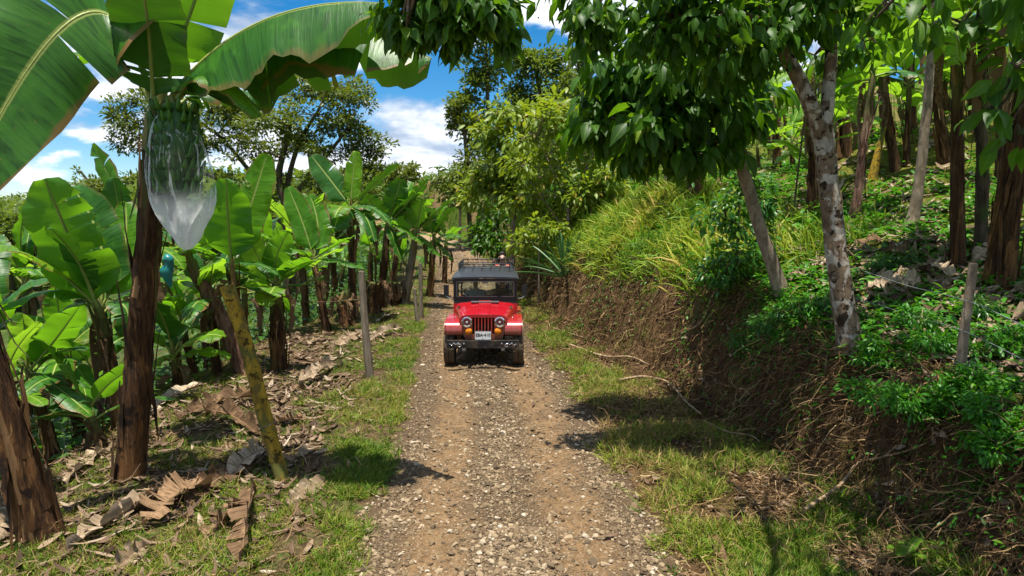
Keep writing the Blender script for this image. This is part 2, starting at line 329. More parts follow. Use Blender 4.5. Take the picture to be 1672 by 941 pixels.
def road_mat():
    t = NT('dirt_road'); u, b, f = t.attr(); p = t.pos(); au = t.math('ABSOLUTE', u)
    wob = t.math('MULTIPLY', t.math('SUBTRACT', t.noise(1.1, 5, p), .5), .55)
    x = t.math('ADD', au, wob)
    track = t.math('MULTIPLY', t.smooth(x, .22, .52), t.smooth(x, 1.12, .85))
    a = t.noise(1.7, 6, p); c = t.noise(13, 6, p, .7); vor = t.n('TexVoronoi', {'Vector': p, 'Scale': 46, 'Randomness': 1.0}); vc = vor.outputs['Color']; vd = vor.outputs['Distance']
    bw = t.n('RGBToBW', {0: vc}).outputs[0]
    grav = t.mix(bw, (.074, .047, .024), (.235, .16, .09)); grav = t.mix(t.smooth(vd, .25, .6), grav, (.05, .038, .026))
    dirt = t.mix(t.smooth(c, .3, .7), (.115, .068, .032), (.24, .15, .075)); dirt = t.mix(t.math('MULTIPLY', t.smooth(bw, .6, .8), .35), dirt, (.27, .21, .14))
    k = t.math('MULTIPLY', track, t.smooth(a, .25, .55)); col = t.mix(t.math('ADD', t.math('MULTIPLY', k, .78), .12), grav, dirt)
    col = t.mix(t.math('MULTIPLY', t.smooth(a, .55, .75), .35), col, (.08, .058, .036))
    edge = t.smooth(t.math('ADD', au, t.math('MULTIPLY', wob, 1.0)), 1.15, 1.5); col = t.mix(edge, col, (.085, .056, .032))
    col = t.mix(f, col, (.27, .19, .115))
    hgt = t.math('ADD', t.math('MULTIPLY', vd, -.6), c)
    return t.done(t.bsdf(col, .93, .1, t.bump(hgt, .9, .03)))
M['ground'], M['bank'], M['road'] = ground_mat(), bank_mat(), road_mat()
CLX, CLY, EXPO = 2.3, 1.7, .95
# ================================================================== TERRAIN SHEETS
def axis(c0, c1, fine, far0, far1, g):
    a = list(np.arange(c0, c1 + 1e-6, fine)); st = fine
    while a[-1] < far1: st *= g; a.append(a[-1] + st)
    st = fine; b = []; x = c0
    while x > far0: st *= g; x -= st; b.append(x)
    return np.array(b[::-1] + a)
gx = axis(-7.0, 7.5, .075, -650, 650, 1.06); gy = axis(2.5, 16, .075, -60, 900, 1.03)
GX, GY = np.meshgrid(gx, gy); 
# columns follow the road so that the sheets' seams run along it
GXX = GX + rc(GY) * np.exp(-np.clip(np.abs(GX) - 6, 0, None) / 10)
GZ = H(GXX, GY); U = GXX - rc(GY)
tb = np.clip((U - uf(GY)) / (ut(GY) - uf(GY)), 0, 1) + np.clip((U - ut(GY)) / 3, 0, 1)
farm = np.clip((np.hypot(GXX, GY) - 30) / 25, 0, 1)
V = np.stack([GXX, GY, GZ], -1).reshape(-1, 3); A = np.stack([U, tb, farm], -1).reshape(-1, 3)
ny, nx = GX.shape; ii = (np.arange(ny - 1)[:, None] * nx + np.arange(nx - 1)[None, :])
F = np.stack([ii, ii + 1, ii + nx + 1, ii + nx], -1)
uc = .25 * (U[:-1, :-1] + U[1:, :-1] + U[:-1, 1:] + U[1:, 1:])
rm = np.abs(uc) < 1.45; bm = (uc >= 1.45) & (uc < 400); gm = ~rm & ~bm
def sheet(name, mask, mat):
    f = F[mask]; ids, inv = np.unique(f, return_inverse=True)
    mb = MB(); mb.add(V[ids], inv.reshape(-1, 4), A[ids]); return tag(mb.build(name, mat), kind='structure')
sheet('road', rm, M['road']); sheet('ground', gm, M['ground']); sheet('hillside', bm, M['bank'])

# ================================================================== SCATTER (stuff nobody could count)
def HN(x, y, e=.05):
    n = np.stack([-(H(x + e, y) - H(x - e, y)) / (2 * e), -(H(x, y + e) - H(x, y - e)) / (2 * e), np.ones_like(x)], -1); return nrm(n)
def sampY(n, y0, y1, p):     # pdf ~ y^-p
    u = R.random(n); a = 1 - p
    return (y0 ** a + u * (y1 ** a - y0 ** a)) ** (1 / a)
def blades(mb, x, y, size, tint, lean=None, k=.35):
    z = H(x, y) - .01; n = len(x); P = np.stack([x, y, z], -1)
    Mz = rotz(R.uniform(0, 2 * PI, n)); tilt = R.normal(0, k, (n, 2))
    up = nrm(np.stack([tilt[:, 0], tilt[:, 1], np.ones(n)], -1) + (0 if lean is None else lean))
    X = nrm(np.cross(Mz[:, :, 1], up)); Y_ = np.cross(up, X); Mm = np.stack([X, Y_, up], -1)
    which = R.integers(0, 4, n)
    for w in range(4):
        s = which == w; tv, tf, lv = BLADES[w]; sc = np.stack([np.maximum(size[s], .145), size[s], size[s]], -1)
        inst(mb, tv, tf, Mm[s], P[s], sc, tint[s], 0, lv)
def clumps(x, y, f=1.0): return .5 + .5 * np.tanh(1.3 * W5(x * f, y * f) + .6 * W2(x * f, y * f))
# --- roadside grass
mb = MB()
def tufts(x, y, nb, size, tint, sprd=.035):
    n = len(x); k = R.poisson(nb, n) + 3; i = np.repeat(np.arange(n), k); a = R.uniform(0, 2 * PI, len(i)); r = np.abs(R.normal(0, sprd, len(i))) * (.6 + size[i] * 4)
    px, py = x[i] + r * np.cos(a), y[i] + r * np.sin(a); lean = np.stack([np.cos(a) * .45, np.sin(a) * .45, 0 * a], -1)
    blades(mb, px, py, size[i] * R.uniform(.5, 1.15, len(i)), np.clip(tint[i] + R.normal(0, .13, len(i)), 0, 1), lean, .3)
n = 16000; y = sampY(n, 3.6, 42, 1.45); u = -(1.32 + R.gamma(1.9, .42, n)); x = u + rc(y)
keep = R.random(n) < clumps(x, y, 1.5) ** 1.7 * np.where(-u > 1.5, 1, .4); x, y = x[keep], y[keep]
tufts(x, y, 9, R.uniform(.06, .19, len(x)), np.clip(.5 + .16 * W1(x, y) + R.normal(0, .2, len(x)), 0, 1))
n = 19000; y = sampY(n, 4.2, 26, 1.3); x = -R.uniform(2.2, 6.8, n); x = x + rc(y)
keep = R.random(n) < (clumps(x + 9, y - 3, .8) ** 1.7) * .8; x, y = x[keep], y[keep]
tufts(x, y, 7, R.uniform(.05, .16, len(x)), np.clip(.52 + R.normal(0, .24, len(x)), 0, 1))
n = 30000; y = sampY(n, 3.6, 40, 1.45); u = 1.25 + R.beta(1.5, 1.8, n) * (uf(y) - .95); x = u + rc(y)
keep = R.random(n) < clumps(x + 20, y, 1.4) ** 2.2 * np.where(u > 1.6, 1, .45); x, y = x[keep], y[keep]
tufts(x, y, 9, R.uniform(.08, .25, len(x)), np.clip(.56 + .2 * W1(x + 5, y) + R.normal(0, .22, len(x)), 0, 1))
tag(mb.build('grass', M['grass']), 'short green and straw coloured grass along both verges of the dirt road', 'grass', kind='stuff')
# --- long arching grass on the mound above the bank
mb = MB()
n = 200000; y = R.uniform(11, 33, n); u = ut(y) + R.beta(2, 2.4, n) * 3.6 - .75; x = u + rc(y)
dens = np.where(y > 14.5, 1, .3) * np.clip(1.2 - (u - ut(y)) * .25, 0, 1) * (.45 + .55 * (W2(x, y) > -.3))
keep = R.random(n) < dens * (.35 + .65 * clumps(x, y + 40, .7)); x, y = x[keep], y[keep]
nn = HN(x, y); lean = np.stack([-.55 + 0 * x, -.15 + 0 * x, 0 * x], -1)
blades(mb, x, y, R.gamma(4.0, .075, len(x)) + .08, np.clip(.54 + .22 * W5(x, y) + R.normal(0, .22, len(x)), 0, 1), lean, .45)
tag(mb.build('long_grass', M['lgrass']), 'long yellow green grass hanging over the top of the cut bank', 'grass', kind='stuff')
# --- low green weeds on the slope under the plantation and on the bank
mb = MB()
n = 80000; y = sampY(n, 4, 34, .9); u = ut(y) - .7 + R.gamma(1.6, 3.0, n); x = u + rc(y)
keep = (R.random(n) < clumps(x - 30, y, .9) ** 1.1) & (x < .95 * y + 3); x, y = x[keep], y[keep]; n = len(x)
P = np.stack([x, y, H(x, y) + R.uniform(.0, .14, n)], -1); D = np.stack([R.normal(0, 1, n) - .3, R.normal(0, 1, n) - .3, R.uniform(-.1, .7, n)], -1)
inst(mb, *OVALLEAF[:2], frames(D), P, R.uniform(.05, .13, n) * (1 + y / 40), np.clip(R.normal(.5, .28, n), 0, 1), 0, OVALLEAF[2])
n = 60000; y = sampY(n, 4, 30, 1.1); t = R.beta(2.4, 1.1, n); u = uf(y) + t * (ut(y) - uf(y)); x = u + rc(y)
keep = R.random(n) < clumps(x + 60, y, .7) ** 1.3 * np.where(y > 14, .55, np.where(y > 9, .6, .16)); x, y = x[keep], y[keep]; n = len(x)
N = HN(x, y); P = np.stack([x, y, H(x, y)], -1) + N * R.uniform(0, .12, n)[:, None]; D = N + R.normal(0, .6, (n, 3)) - np.array([0, 0, .3])
inst(mb, *OVALLEAF[:2], frames(D), P, R.uniform(.035, .09, n), np.clip(R.normal(.4, .25, n), 0, 1), 0, OVALLEAF[2])
n = 9000; y = R.uniform(12, 32, n); u = ut(y) + R.uniform(-.6, 3.5, n); x = u + rc(y); keep = R.random(n) < clumps(x + 3, y - 9, .9) ** 3; x, y = x[keep], y[keep]; n = len(x)
P = np.stack([x, y, H(x, y) + R.uniform(.05, .4, n)], -1); D = np.stack([R.normal(-.4, 1, n), R.normal(-.3, 1, n), R.uniform(-.3, .6, n)], -1)
inst(mb, *OVALLEAF[:2], frames(D), P, R.uniform(.08, .2, n), np.clip(R.normal(.5, .3, n), 0, 1), 0, OVALLEAF[2])
tag(mb.build('ground_cover', M['bright']), 'low green weeds covering the slope under the banana trunks', 'ground cover', kind='stuff')
mb = MB(); n = 52000; y = sampY(n, 7, 34, .9); u = ut(y) + R.gamma(1.7, 3.0, n); x = u + rc(y)
keep = (R.random(n) < (1 - clumps(x - 30, y, .9)) * .8) & (x < .95 * y + 3); x, y = x[keep], y[keep]
blades(mb, x, y, R.uniform(.06, .16, len(x)), np.clip(.38 + R.normal(0, .25, len(x)), 0, 1))
tag(mb.build('slope_grass', M['lgrass']), 'patchy bright grass on the slope among the banana trunks', 'grass', kind='stuff')
# --- hanging roots and dry stems on the cut bank
def strands(mb, P, D, L, w, tint, grav=.5, seg=5, curl=.42):
    n = len(P); p = P.copy(); d = nrm(D); rows = []; Nn = nrm(R.normal(0, 1, (n, 3)))
    for k in range(seg + 1):
        side = nrm(np.cross(d, Nn)); ww = (w * (1 - .6 * k / seg))[:, None]
        rows.append(p - side * ww); rows.append(p + side * ww)
        p = p + d * (L / seg)[:, None]; d = nrm(d + R.normal(0, curl, (n, 3)) - np.array([0, 0, grav / seg]))
    V_ = np.stack(rows, 1); b = (np.arange(n) * (2 * seg + 2))[:, None, None]
    f = np.array([(2 * k, 2 * k + 1, 2 * k + 3, 2 * k + 2) for k in range(seg)])[None] + b
    A_ = np.zeros((n, 2 * seg + 2, 3)); A_[..., 2] = tint[:, None]; mb.add(V_.reshape(-1, 3), f.reshape(-1, 4), A_.reshape(-1, 3))
mb = MB()
n = 30000; y = sampY(n, 3.8, 32, .8); t = R.uniform(.05, 1.0, n); u = uf(y) + t * (ut(y) - uf(y)); x = u + rc(y)
keep = R.random(n) < (.2 + .8 * clumps(x + 11, y + 8, 1.2)) * np.where(y < 8.2, .55, 1); x, y, t = x[keep], y[keep], t[keep]; n = len(x)
N = HN(x, y); P = np.stack([x, y, H(x, y)], -1) + N * R.uniform(.0, .05, n)[:, None]
D = N * .5 + R.normal(0, .5, (n, 3)) + np.array([-.2, 0, -.7])
strands(mb, P, D, R.uniform(.12, .65, n), R.uniform(.0018, .0058, n) * (1 + y / 22), np.clip(R.beta(1.2, 1.9, n), 0, 1), 1.0)
n = 3800; y = sampY(n, 3.8, 24, 1.3); u = uf(y) + R.normal(-.35, .5, n); x = u + rc(y); P = np.stack([x, y, H(x, y) + R.uniform(.02, .08, n)], -1)
D = np.stack([R.normal(0, 1, n), R.normal(0, 1, n), R.normal(.05, .2, n)], -1)
strands(mb, P, D, R.uniform(.1, .5, n), R.uniform(.002, .006, n) * (1 + y / 22), np.clip(R.beta(2.4, 2, n), 0, 1), .25)
tag(mb.build('bank_roots', M['root'], smooth=False), 'tangled dry roots and stems hanging down the cut bank', 'roots', kind='stuff')
mb = MB()
n = 9000; y = sampY(n, 4.0, 24, 1.3); x = rc(y) - R.uniform(1.5, 6.3, n); P = np.stack([x, y, H(x, y) + R.uniform(.005, .05, n)], -1)
strands(mb, P, np.stack([R.normal(0, 1, n), R.normal(0, 1, n), R.normal(.05, .15, n)], -1), R.uniform(.06, .32, n), R.uniform(.0018, .0045, n) * (1 + y / 22), np.clip(R.beta(2.2, 1.6, n), 0, 1), .15)
n = 5000; y = sampY(n, 4.0, 24, 1.3); x = rc(y) + R.uniform(1.4, 3.3, n); P = np.stack([x, y, H(x, y) + R.uniform(.005, .06, n)], -1)
strands(mb, P, np.stack([R.normal(0, 1, n), R.normal(0, 1, n), R.normal(.1, .2, n)], -1), R.uniform(.06, .32, n), R.uniform(.0018, .0045, n) * (1 + y / 22), np.clip(R.beta(2.2, 1.6, n), 0, 1), .15)
tag(mb.build('straw', M['root'], smooth=False), 'dry straw and stalks lying over the verges and terrace', 'straw', kind='stuff')
# --- crumbled clods on the bank and at its foot
mb = MB(); iv, jf = ico(); n = 9000; y = sampY(n, 3.8, 26, 1.3); u = uf(y) + R.normal(.1, .55, n); u = np.where(R.random(n) < .45, uf(y) + R.uniform(0, 1, n) * (ut(y) - uf(y)), u); u = np.where(np.arange(n) % 4 == 0, -R.uniform(1.5, 6.2, n), u); x = u + rc(y)
sz = np.clip(R.lognormal(-4.0, .6, n), .006, .09)
for g in range(5):
    s_ = np.arange(n) % 5 == g; k = s_.sum(); v6 = iv * (1 + np.random.default_rng(50 + g).normal(0, .2, (12, 1))) * np.array([1, .8, .65])
    D = R.normal(0, 1, (k, 3)); inst(mb, v6, [jf], frames(D), np.stack([x[s_], y[s_], H(x[s_], y[s_])], -1), sz[s_][:, None] * R.uniform(.7, 1.3, (k, 3)), np.clip(R.beta(1.5, 3, k), 0, 1))
tag(mb.build('clods', tint_mat('earth_clods', [(0, (.03, .018, .010)), (.6, (.10, .058, .03)), (1, (.20, .13, .075))], .95, .06, 0, .4), smooth=False), 'crumbled earth clods on the cut bank and at its foot', 'earth', kind='stuff')
# --- leaf litter
def litter(mb, x, y, L, w, tint):
    n = len(x); seg = 4; P = np.stack([x, y, H(x, y) + .015], -1); a = R.uniform(0, 2 * PI, n); N = HN(x, y)
    d = np.stack([np.cos(a), np.sin(a), 0 * a], -1); d = nrm(d - N * np.sum(d * N, -1, keepdims=True)); sd = np.cross(N, d); c = R.normal(0, 1.1, n); tw = R.normal(0, .8, n); rows = []
    for k in range(seg + 1):
        t = k / seg - .5; h = (np.abs(c) * .35 * (t * t) * 1.6 * L)[:, None]; ww = (w * (1 - (2 * t) ** 2 * .75))[:, None]; an = (tw * t * 1.5)[:, None]
        s2 = sd * np.cos(an) + N * np.sin(an); mid = P + d * (L * t)[:, None] + N * (h + .012) + sd * (L * .25 * c * t * t)[:, None]
        rows += [mid - s2 * ww + N * ww * .5, mid, mid + s2 * ww + N * ww * .45]
    V_ = np.stack(rows, 1); b = (np.arange(n) * 3 * (seg + 1))[:, None, None]; q = []
    for k in range(seg): q += [(3 * k, 3 * k + 1, 3 * k + 4, 3 * k + 3), (3 * k + 1, 3 * k + 2, 3 * k + 5, 3 * k + 4)]
    A_ = np.zeros((n, 3 * (seg + 1), 3)); A_[..., 2] = tint[:, None]; mb.add(V_.reshape(-1, 3), (np.array(q)[None] + b).reshape(-1, 4), A_.reshape(-1, 3))
mb = MB()
n = 6500; y = sampY(n, 4.2, 28, 1.3); x = -R.uniform(1.7, 6.6, n) + rc(y); keep = R.random(n) < clumps(x - 4, y + 17, .8) ** 1.2 * np.where(x - rc(y) > -2.4, .15, 1); x, y = x[keep], y[keep]; n = len(x)
litter(mb, x, y, R.uniform(.06, .34, n), R.uniform(.010, .036, n), np.clip(R.beta(1.7, 2.4, n), 0, 1))
n = 5200; y = sampY(n, 5, 26, 1.01); u = ut(y) + R.gamma(1.6, 1.8, n); x = u + rc(y); litter(mb, x, y, R.uniform(.08, .45, n), R.uniform(.015, .06, n), np.clip(R.beta(3, 1.8, n), 0, 1))
n = 2200; y = sampY(n, 3.8, 18, 1.3); u = uf(y) + R.normal(-.3, .8, n); x = u + rc(y); litter(mb, x, y, R.uniform(.03, .16, n), R.uniform(.008, .028, n), np.clip(R.beta(2, 2.4, n), 0, 1))
n = 380; y = R.uniform(5.0, 11.5, n); x = -4.0 + R.normal(0, .85, n) + .05 * (y - 7); litter(mb, x, y, R.uniform(.15, .45, n), R.uniform(.010, .032, n), np.clip(R.beta(1.6, 1.7, n), 0, 1))
n = 260; y = R.uniform(10, 17, n); x = -4.3 + R.normal(0, .8, n); litter(mb, x, y, R.uniform(.15, .45, n), R.uniform(.015, .05, n), np.clip(R.beta(1.6, 1.7, n), 0, 1))
tag(mb.build('leaf_litter', M['litter']), 'brown dry leaf litter strewn over the terrace and slope', 'leaf litter', kind='stuff')
# --- gravel
iv, jf = ico(); mb = MB()
n = 80000; y = sampY(n, 3.4, 45, 1.7); u = np.where(R.random(n) < .55, R.normal(0, .36, n), R.choice([-1, 1], n) * R.normal(1.14, .2, n)); far_ = R.random(n) < .22; u = np.where(far_, R.uniform(-1.5, 1.5, n), u)
keep = (np.abs(u) < 1.6) & (R.random(n) < .35 + .65 * clumps(u, y, 1.4)); u, y = u[keep], y[keep]; n = len(u); x = u + rc(y)
sz = np.clip(R.lognormal(-4.6, .6, n), .004, .045) * np.clip(1 + (y - 8) * .03, 1, 2); sz = np.where(R.random(n) < .008, R.uniform(.028, .06, n), sz)
grp = R.integers(0, 6, n)
for g in range(6):
    s = grp == g; v6 = iv * (1 + np.random.default_rng(g).normal(0, .16, (12, 1))) * np.array([1, .75, .5]); k = s.sum()
    D = np.stack([R.normal(0, 1, k), R.normal(0, 1, k), R.normal(0, .25, k)], -1); sc = sz[s][:, None] * R.uniform(.7, 1.3, (k, 3))
    inst(mb, v6, [jf], frames(D), np.stack([x[s], y[s], H(x[s], y[s]) + sz[s] * .15], -1), sc, np.clip(R.beta(2.2, 2.2, k), 0, 1))
tag(mb.build('gravel', M['stone'], smooth=False), 'loose grey and tan gravel scattered over the dirt road', 'gravel', kind='stuff')
# --- undergrowth filling the slope below the terrace and the hills beyond
mb = MB()
n = 42000; y = sampY(n, 4, 60, .8); dl = R.gamma(2.0, 3.2, n) + .3; x = rc(y) - ue(y) - dl; P = np.stack([x, y, H(x, y) + R.uniform(0, .8, n) ** 1.5 * np.clip(dl, .2, 1.6)], -1)
D = np.stack([R.normal(0, 1, n), R.normal(0, 1, n), R.uniform(-.4, .8, n)], -1)
inst(mb, *OVALLEAF[:2], frames(D), P, R.uniform(.08, .26, n) * (1 + y / 50), np.clip(R.normal(.42, .25, n), 0, 1), 0, OVALLEAF[2])
n = 46000; y = R.uniform(26, 80, n); u = uf(y) + R.gamma(2.2, 5, n); x = u + rc(y); keep = clumps(x, y, .3) + R.normal(0, .2, n) > .25; x, y = x[keep], y[keep]; n = len(x)
P = np.stack([x, y, H(x, y) + R.uniform(0, .8, n) ** 2], -1); D = np.stack([R.normal(0, 1, n), R.normal(0, 1, n), R.uniform(-.2, .8, n)], -1)
inst(mb, *OVALLEAF[:2], frames(D), P, R.uniform(.15, .4, n), np.clip(R.normal(.55, .3, n), 0, 1), 0, OVALLEAF[2])
tag(mb.build('undergrowth', M['under']), 'dark leafy undergrowth on the slope behind the banana plants', 'undergrowth', kind='stuff')
mb = MB()
n = 90000; a = R.uniform(-.75, .35, n); rr = R.uniform(85, 300, n); cx, cy = rr * np.sin(a), rr * np.cos(a); ok = (cx - rc(cy) < -4) | (rr > 130); cx, cy = cx[ok], cy[ok]; n = len(cx)
hgt = 5 + 4 * clumps(cx, cy, .06); P = np.stack([cx, cy, H(cx, cy) + hgt * R.random(n) ** .6], -1)
D = np.stack([R.normal(0, 1, n), R.normal(0, 1, n), R.uniform(-.2, 1, n)], -1)
inst(mb, *TINY[:2], frames(D), P, R.uniform(.9, 2.2, n), np.clip(R.normal(.4, .25, n), 0, 1), 0, TINY[2])
tag(mb.build('distant_forest', M['pine']), 'dark green forest on the far hills under the sky', 'forest', kind='stuff')
# ================================================================== BANANA PLANTS
def banana_leaf(mb, p0, p1, p2, width, roll=0, fold=.3, droop=.5, tears=3, seed=0, side=None, tint=.5, petiole=.12, mi=0, wave=1.0, K=4, gap=1.0, frag=.16):
    q = np.random.default_rng(seed); p0, p1, p2 = map(lambda a: np.asarray(a, float), (p0, p1, p2))
    NS = 30; tt = np.linspace(0, 1, NS + 1); C = bez(p0, p1, p2, tt); Tn = nrm(np.gradient(C, axis=0)); L = np.sum(np.linalg.norm(np.diff(C, axis=0), axis=1))
    if side is None:
        s0 = np.cross(p2 - p0, [0, 0, 1.]); s0 = s0 if np.linalg.norm(s0) > .15 * L else np.cross(p2 - p0, [0, 1., 0])
        side = s0
    S = nrm(np.asarray(side, float)[None] - Tn * np.sum(np.asarray(side, float)[None] * Tn, -1, keepdims=True)); Nn = np.cross(S, Tn)
    flip = np.where(Nn[:, 2].mean() < 0, -1, 1); Nn = Nn * flip
    c, s = math.cos(roll), math.sin(roll); S, Nn = S * c + Nn * s, Nn * c - S * s
    Wf = lambda v: width * .5 * np.clip((v - petiole) / .13, 0, 1) ** .6 * np.clip((1 - v) / .22, 0, 1) ** .55 * (1 - .18 * np.clip((v - .5) / .5, 0, 1))
    ip = lambda Arr, v: np.stack([np.interp(v, tt, Arr[:, k]) for k in range(3)], -1)
    ph = q.uniform(0, 6.28, 4)
    for sg in (-1, 1):
        nt = q.poisson(tears); cuts = np.sort(q.uniform(petiole + .12, .95, nt)) if nt else np.array([]); ed = np.concatenate([[petiole], cuts, [1.0]])
        for a, b in zip(ed[:-1], ed[1:]):
            if b - a < .012: continue
            m = max(2, int((b - a) * 26) + 1); g0 = gap * q.uniform(.003, .016) if a > petiole else 0; g1 = gap * q.uniform(.003, .016) if b < 1 else 0
            ex = q.normal(0, frag) if nt > 1 else 0; w_ = (1 - abs(q.normal(0, .07))) if nt > 1 else 1
            t = np.linspace(0, 1, m)[:, None]; sl = np.linspace(0, 1, K + 1)[None, :]
            v = (a + g0 * sl) * (1 - t) + (b - g1 * sl) * t; v = np.clip(v, 0, 1); vm = v[:, :1] + 0 * v
            hw = Wf(vm) * w_; ang = fold - (droop + ex) * sl ** 1.2 * np.ones_like(v)
            lat = np.cumsum(np.concatenate([np.zeros((m, 1)), np.cos(.5 * (ang[:, 1:] + ang[:, :-1])) / K], 1), 1) * hw
            ver = np.cumsum(np.concatenate([np.zeros((m, 1)), np.sin(.5 * (ang[:, 1:] + ang[:, :-1])) / K], 1), 1) * hw
            ver = ver + wave * sl * (.020 * width * np.sin(v * 55 + ph[0] + sg) + .055 * width * np.sin(v * 17 + ph[1] + 2 * sg) * sl)
            vv = np.clip(v + .035 * sl, 0, 1).ravel()
            P = ip(C, vv) + ip(S, vv) * (sg * lat.ravel())[:, None] + ip(Nn, vv) * ver.ravel()[:, None]
            A_ = np.stack([(sl * sg + 0 * v).ravel(), v.ravel(), np.full(v.size, tint)], -1)
            i = np.arange(m - 1)[:, None] * (K + 1) + np.arange(K)[None, :]
            f = np.stack([i, i + 1, i + K + 2, i + K + 1], -1).reshape(-1, 4)
            if sg * flip < 0: f = f[:, ::-1]
            mb.add(P, f, A_, mi)
    rr = np.interp(tt, [0, .12, .5, 1], [.028, .021, .012, .003]) * (.5 + .5 * width / .7)
    v0 = len(mb.A); tube(mb, C - Nn * rr[:, None] * .7, rr, 6, tint=tint, mi=mi, cap=False)
    for k in range(v0, len(mb.A)): mb.A[k][:, 0] = 0
    return mb
def stem_mesh(path, r0, r1, seed, rag=1.0, flare=1.22, sides=18):
    mb = MB(); q = np.random.default_rng(seed); P = spline(path, 26); t = np.linspace(0, 1, 26)
    L = np.linalg.norm(P[-1] - P[0]); P = P + q.normal(0, .003 * L ** .5, P.shape) * np.minimum(1, t * 4)[:, None]
    r = (r0 + (r1 - r0) * t) * (1 + (flare - 1) * np.exp(-t * 6) + .25 * np.exp(-t * 22)); ph = q.uniform(0, 6.28, 3)
    lob = lambda tv, a: 1 + .08 * np.sin(3 * a + ph[0] + 2.5 * tv) + .06 * np.sin(5 * a + ph[1] - 3 * tv) + .035 * np.sin(9 * a + 2 * tv) + .02 * np.sin(tv * 40 + 2 * a + ph[2])
    tube(mb, P, r, sides, .016, 0, .5, seed, True, lob)
    # old sheath strips, peeling and pointing up or hanging down
    for k in range(int(30 * rag)):
        f = q.random() ** .8 * .96; i = int(f * 24); a = q.uniform(0, 2 * PI); T = nrm(P[i + 1] - P[i]); X = nrm(np.cross(T, [0, 1., .1])); Y_ = np.cross(T, X)
        o = math.cos(a) * X + math.sin(a) * Y_; sd = np.cross(T, o); dn = -1 if q.random() < .3 else 1; ll = q.uniform(.3, .95) * min(1.2, L / 2.2); ww = q.uniform(.14, .5) * r[i]
        base = P[i] + o * r[i] * 1.04; rows = []
        for j in range(6):
            s = j / 5; out = (.006 + q.uniform(.01, .07) * s * s * (1.3 if dn < 0 else .35)); c = base + T * dn * ll * s + o * out + sd * q.normal(0, .012) * s; w_ = ww * (1 - .8 * s ** 2)
            rows += [c - sd * w_ - o * w_ * .3, c + o * .004, c + sd * w_ - o * w_ * .3]
        qd = []
        for j in range(5): qd += [(3 * j, 3 * j + 1, 3 * j + 4, 3 * j + 3), (3 * j + 1, 3 * j + 2, 3 * j + 5, 3 * j + 4)]
        mb.add(np.array(rows), np.array(qd), np.tile([0, f, q.random()], (18, 1)))
    return mb
NB = [100]
GB_L = 'banana plants growing on the slope beside the road'; GB_R = 'banana plants in the grove above the bank'
def banana(base, crown, r0, r1, label, leaves=(), auto=0, L=1.8, W=.55, lean=None, matn='banana', dark=.25, group=GB_L, stem='stem', dry=2, tears=4.0, elev=(84, 18), rag=1.0, azr=None, mid=None):
    NB[0] += 1; sd = NB[0]; q = np.random.default_rng(sd); base = np.asarray(base, float); crown = np.asarray(crown, float)
    root = empty('banana_plant', base, label, 'banana plant', group)
    c = crown - base; pts = [np.array([0, 0, -.12])] + ([np.asarray(mid) - base] if mid is not None else []) + [c * 1.0]
    stem_mesh(pts, r0, r1, sd, rag).build('stem', M[stem], root)
    # green neck of rolled leaf bases
    nb = MB(); up = nrm(c - pts[-2]); tube(nb, np.array([c - up * .12, c + up * .12, c + up * .38]), [r1 * .9, r1 * .75, r1 * .28], 9, .06, tint=.8, seed=sd); nb.build('neck', M['stem_green'], root)
    k = 0
    def put(p0, p1, p2, **kw):
        nonlocal k; k += 1
        m = kw.pop('mat', None) or (matn if q.random() > dark else 'banana_dark'); mb = MB(); banana_leaf(mb, p0, p1, p2, seed=sd * 50 + k, tint=kw.pop('tint', q.uniform(.1, .9)), **kw); mb.build('leaf', M[m], root)
    for lf in leaves:
        kw = dict(lf[3]) if len(lf) > 3 else {}
        p0 = np.asarray(lf[0] if lf[0] is not None else crown) - base + (up * .15 if lf[0] is None else 0)
        put(p0, np.asarray(lf[1]) - base, np.asarray(lf[2]) - base, **{'width': W, 'tears': tears, **kw})
    a0 = q.uniform(0, 6.28)
    for i in range(auto):
        az = a0 + i * 2.4 + q.normal(0, .25) if azr is None else q.uniform(*azr)
        f = (i + .5) / max(1, auto); e = math.radians(elev[0] + (elev[1] - elev[0]) * f + q.normal(0, 7)); l = L * q.uniform(.8, 1.1) * (1 - .12 * f); bend = math.radians(q.uniform(18, 45) + 35 * f)
        d = np.array([math.cos(az) * math.cos(e), math.sin(az) * math.cos(e), math.sin(e)]); e2 = e - bend; d2 = np.array([math.cos(az) * math.cos(e2), math.sin(az) * math.cos(e2), math.sin(e2)])
        p0 = c + up * (.22 * (1 - f)) + d * r1 * .5
        put(p0, p0 + d * l * .55, p0 + d * l * .5 + d2 * l * .5, width=W * q.uniform(.8, 1.15), roll=q.normal(0, .3), fold=q.uniform(.15, .5), droop=q.uniform(.3, .7) + .6 * f, tears=tears * (.3 + 1.2 * f), side=(-math.sin(az), math.cos(az), 0))
    for i in range(dry):
        az = q.uniform(0, 6.28); l = L * q.uniform(.45, .7); h = np.array([math.cos(az), math.sin(az), 0]); p0 = c + h * r1 * .6 - up * q.uniform(.0, .3); mb = MB()
        banana_leaf(mb, p0, p0 + h * .3 + np.array([0, 0, .1]), p0 + h * q.uniform(.1, .3) - np.array([0, 0, l]), W * .45, q.normal(0, .6), .9, -.6, 5, sd * 50 + 40 + i, tint=q.random(), wave=2.5); o = mb.build('dry_leaf', M['dry_leaf'], root)
    return root

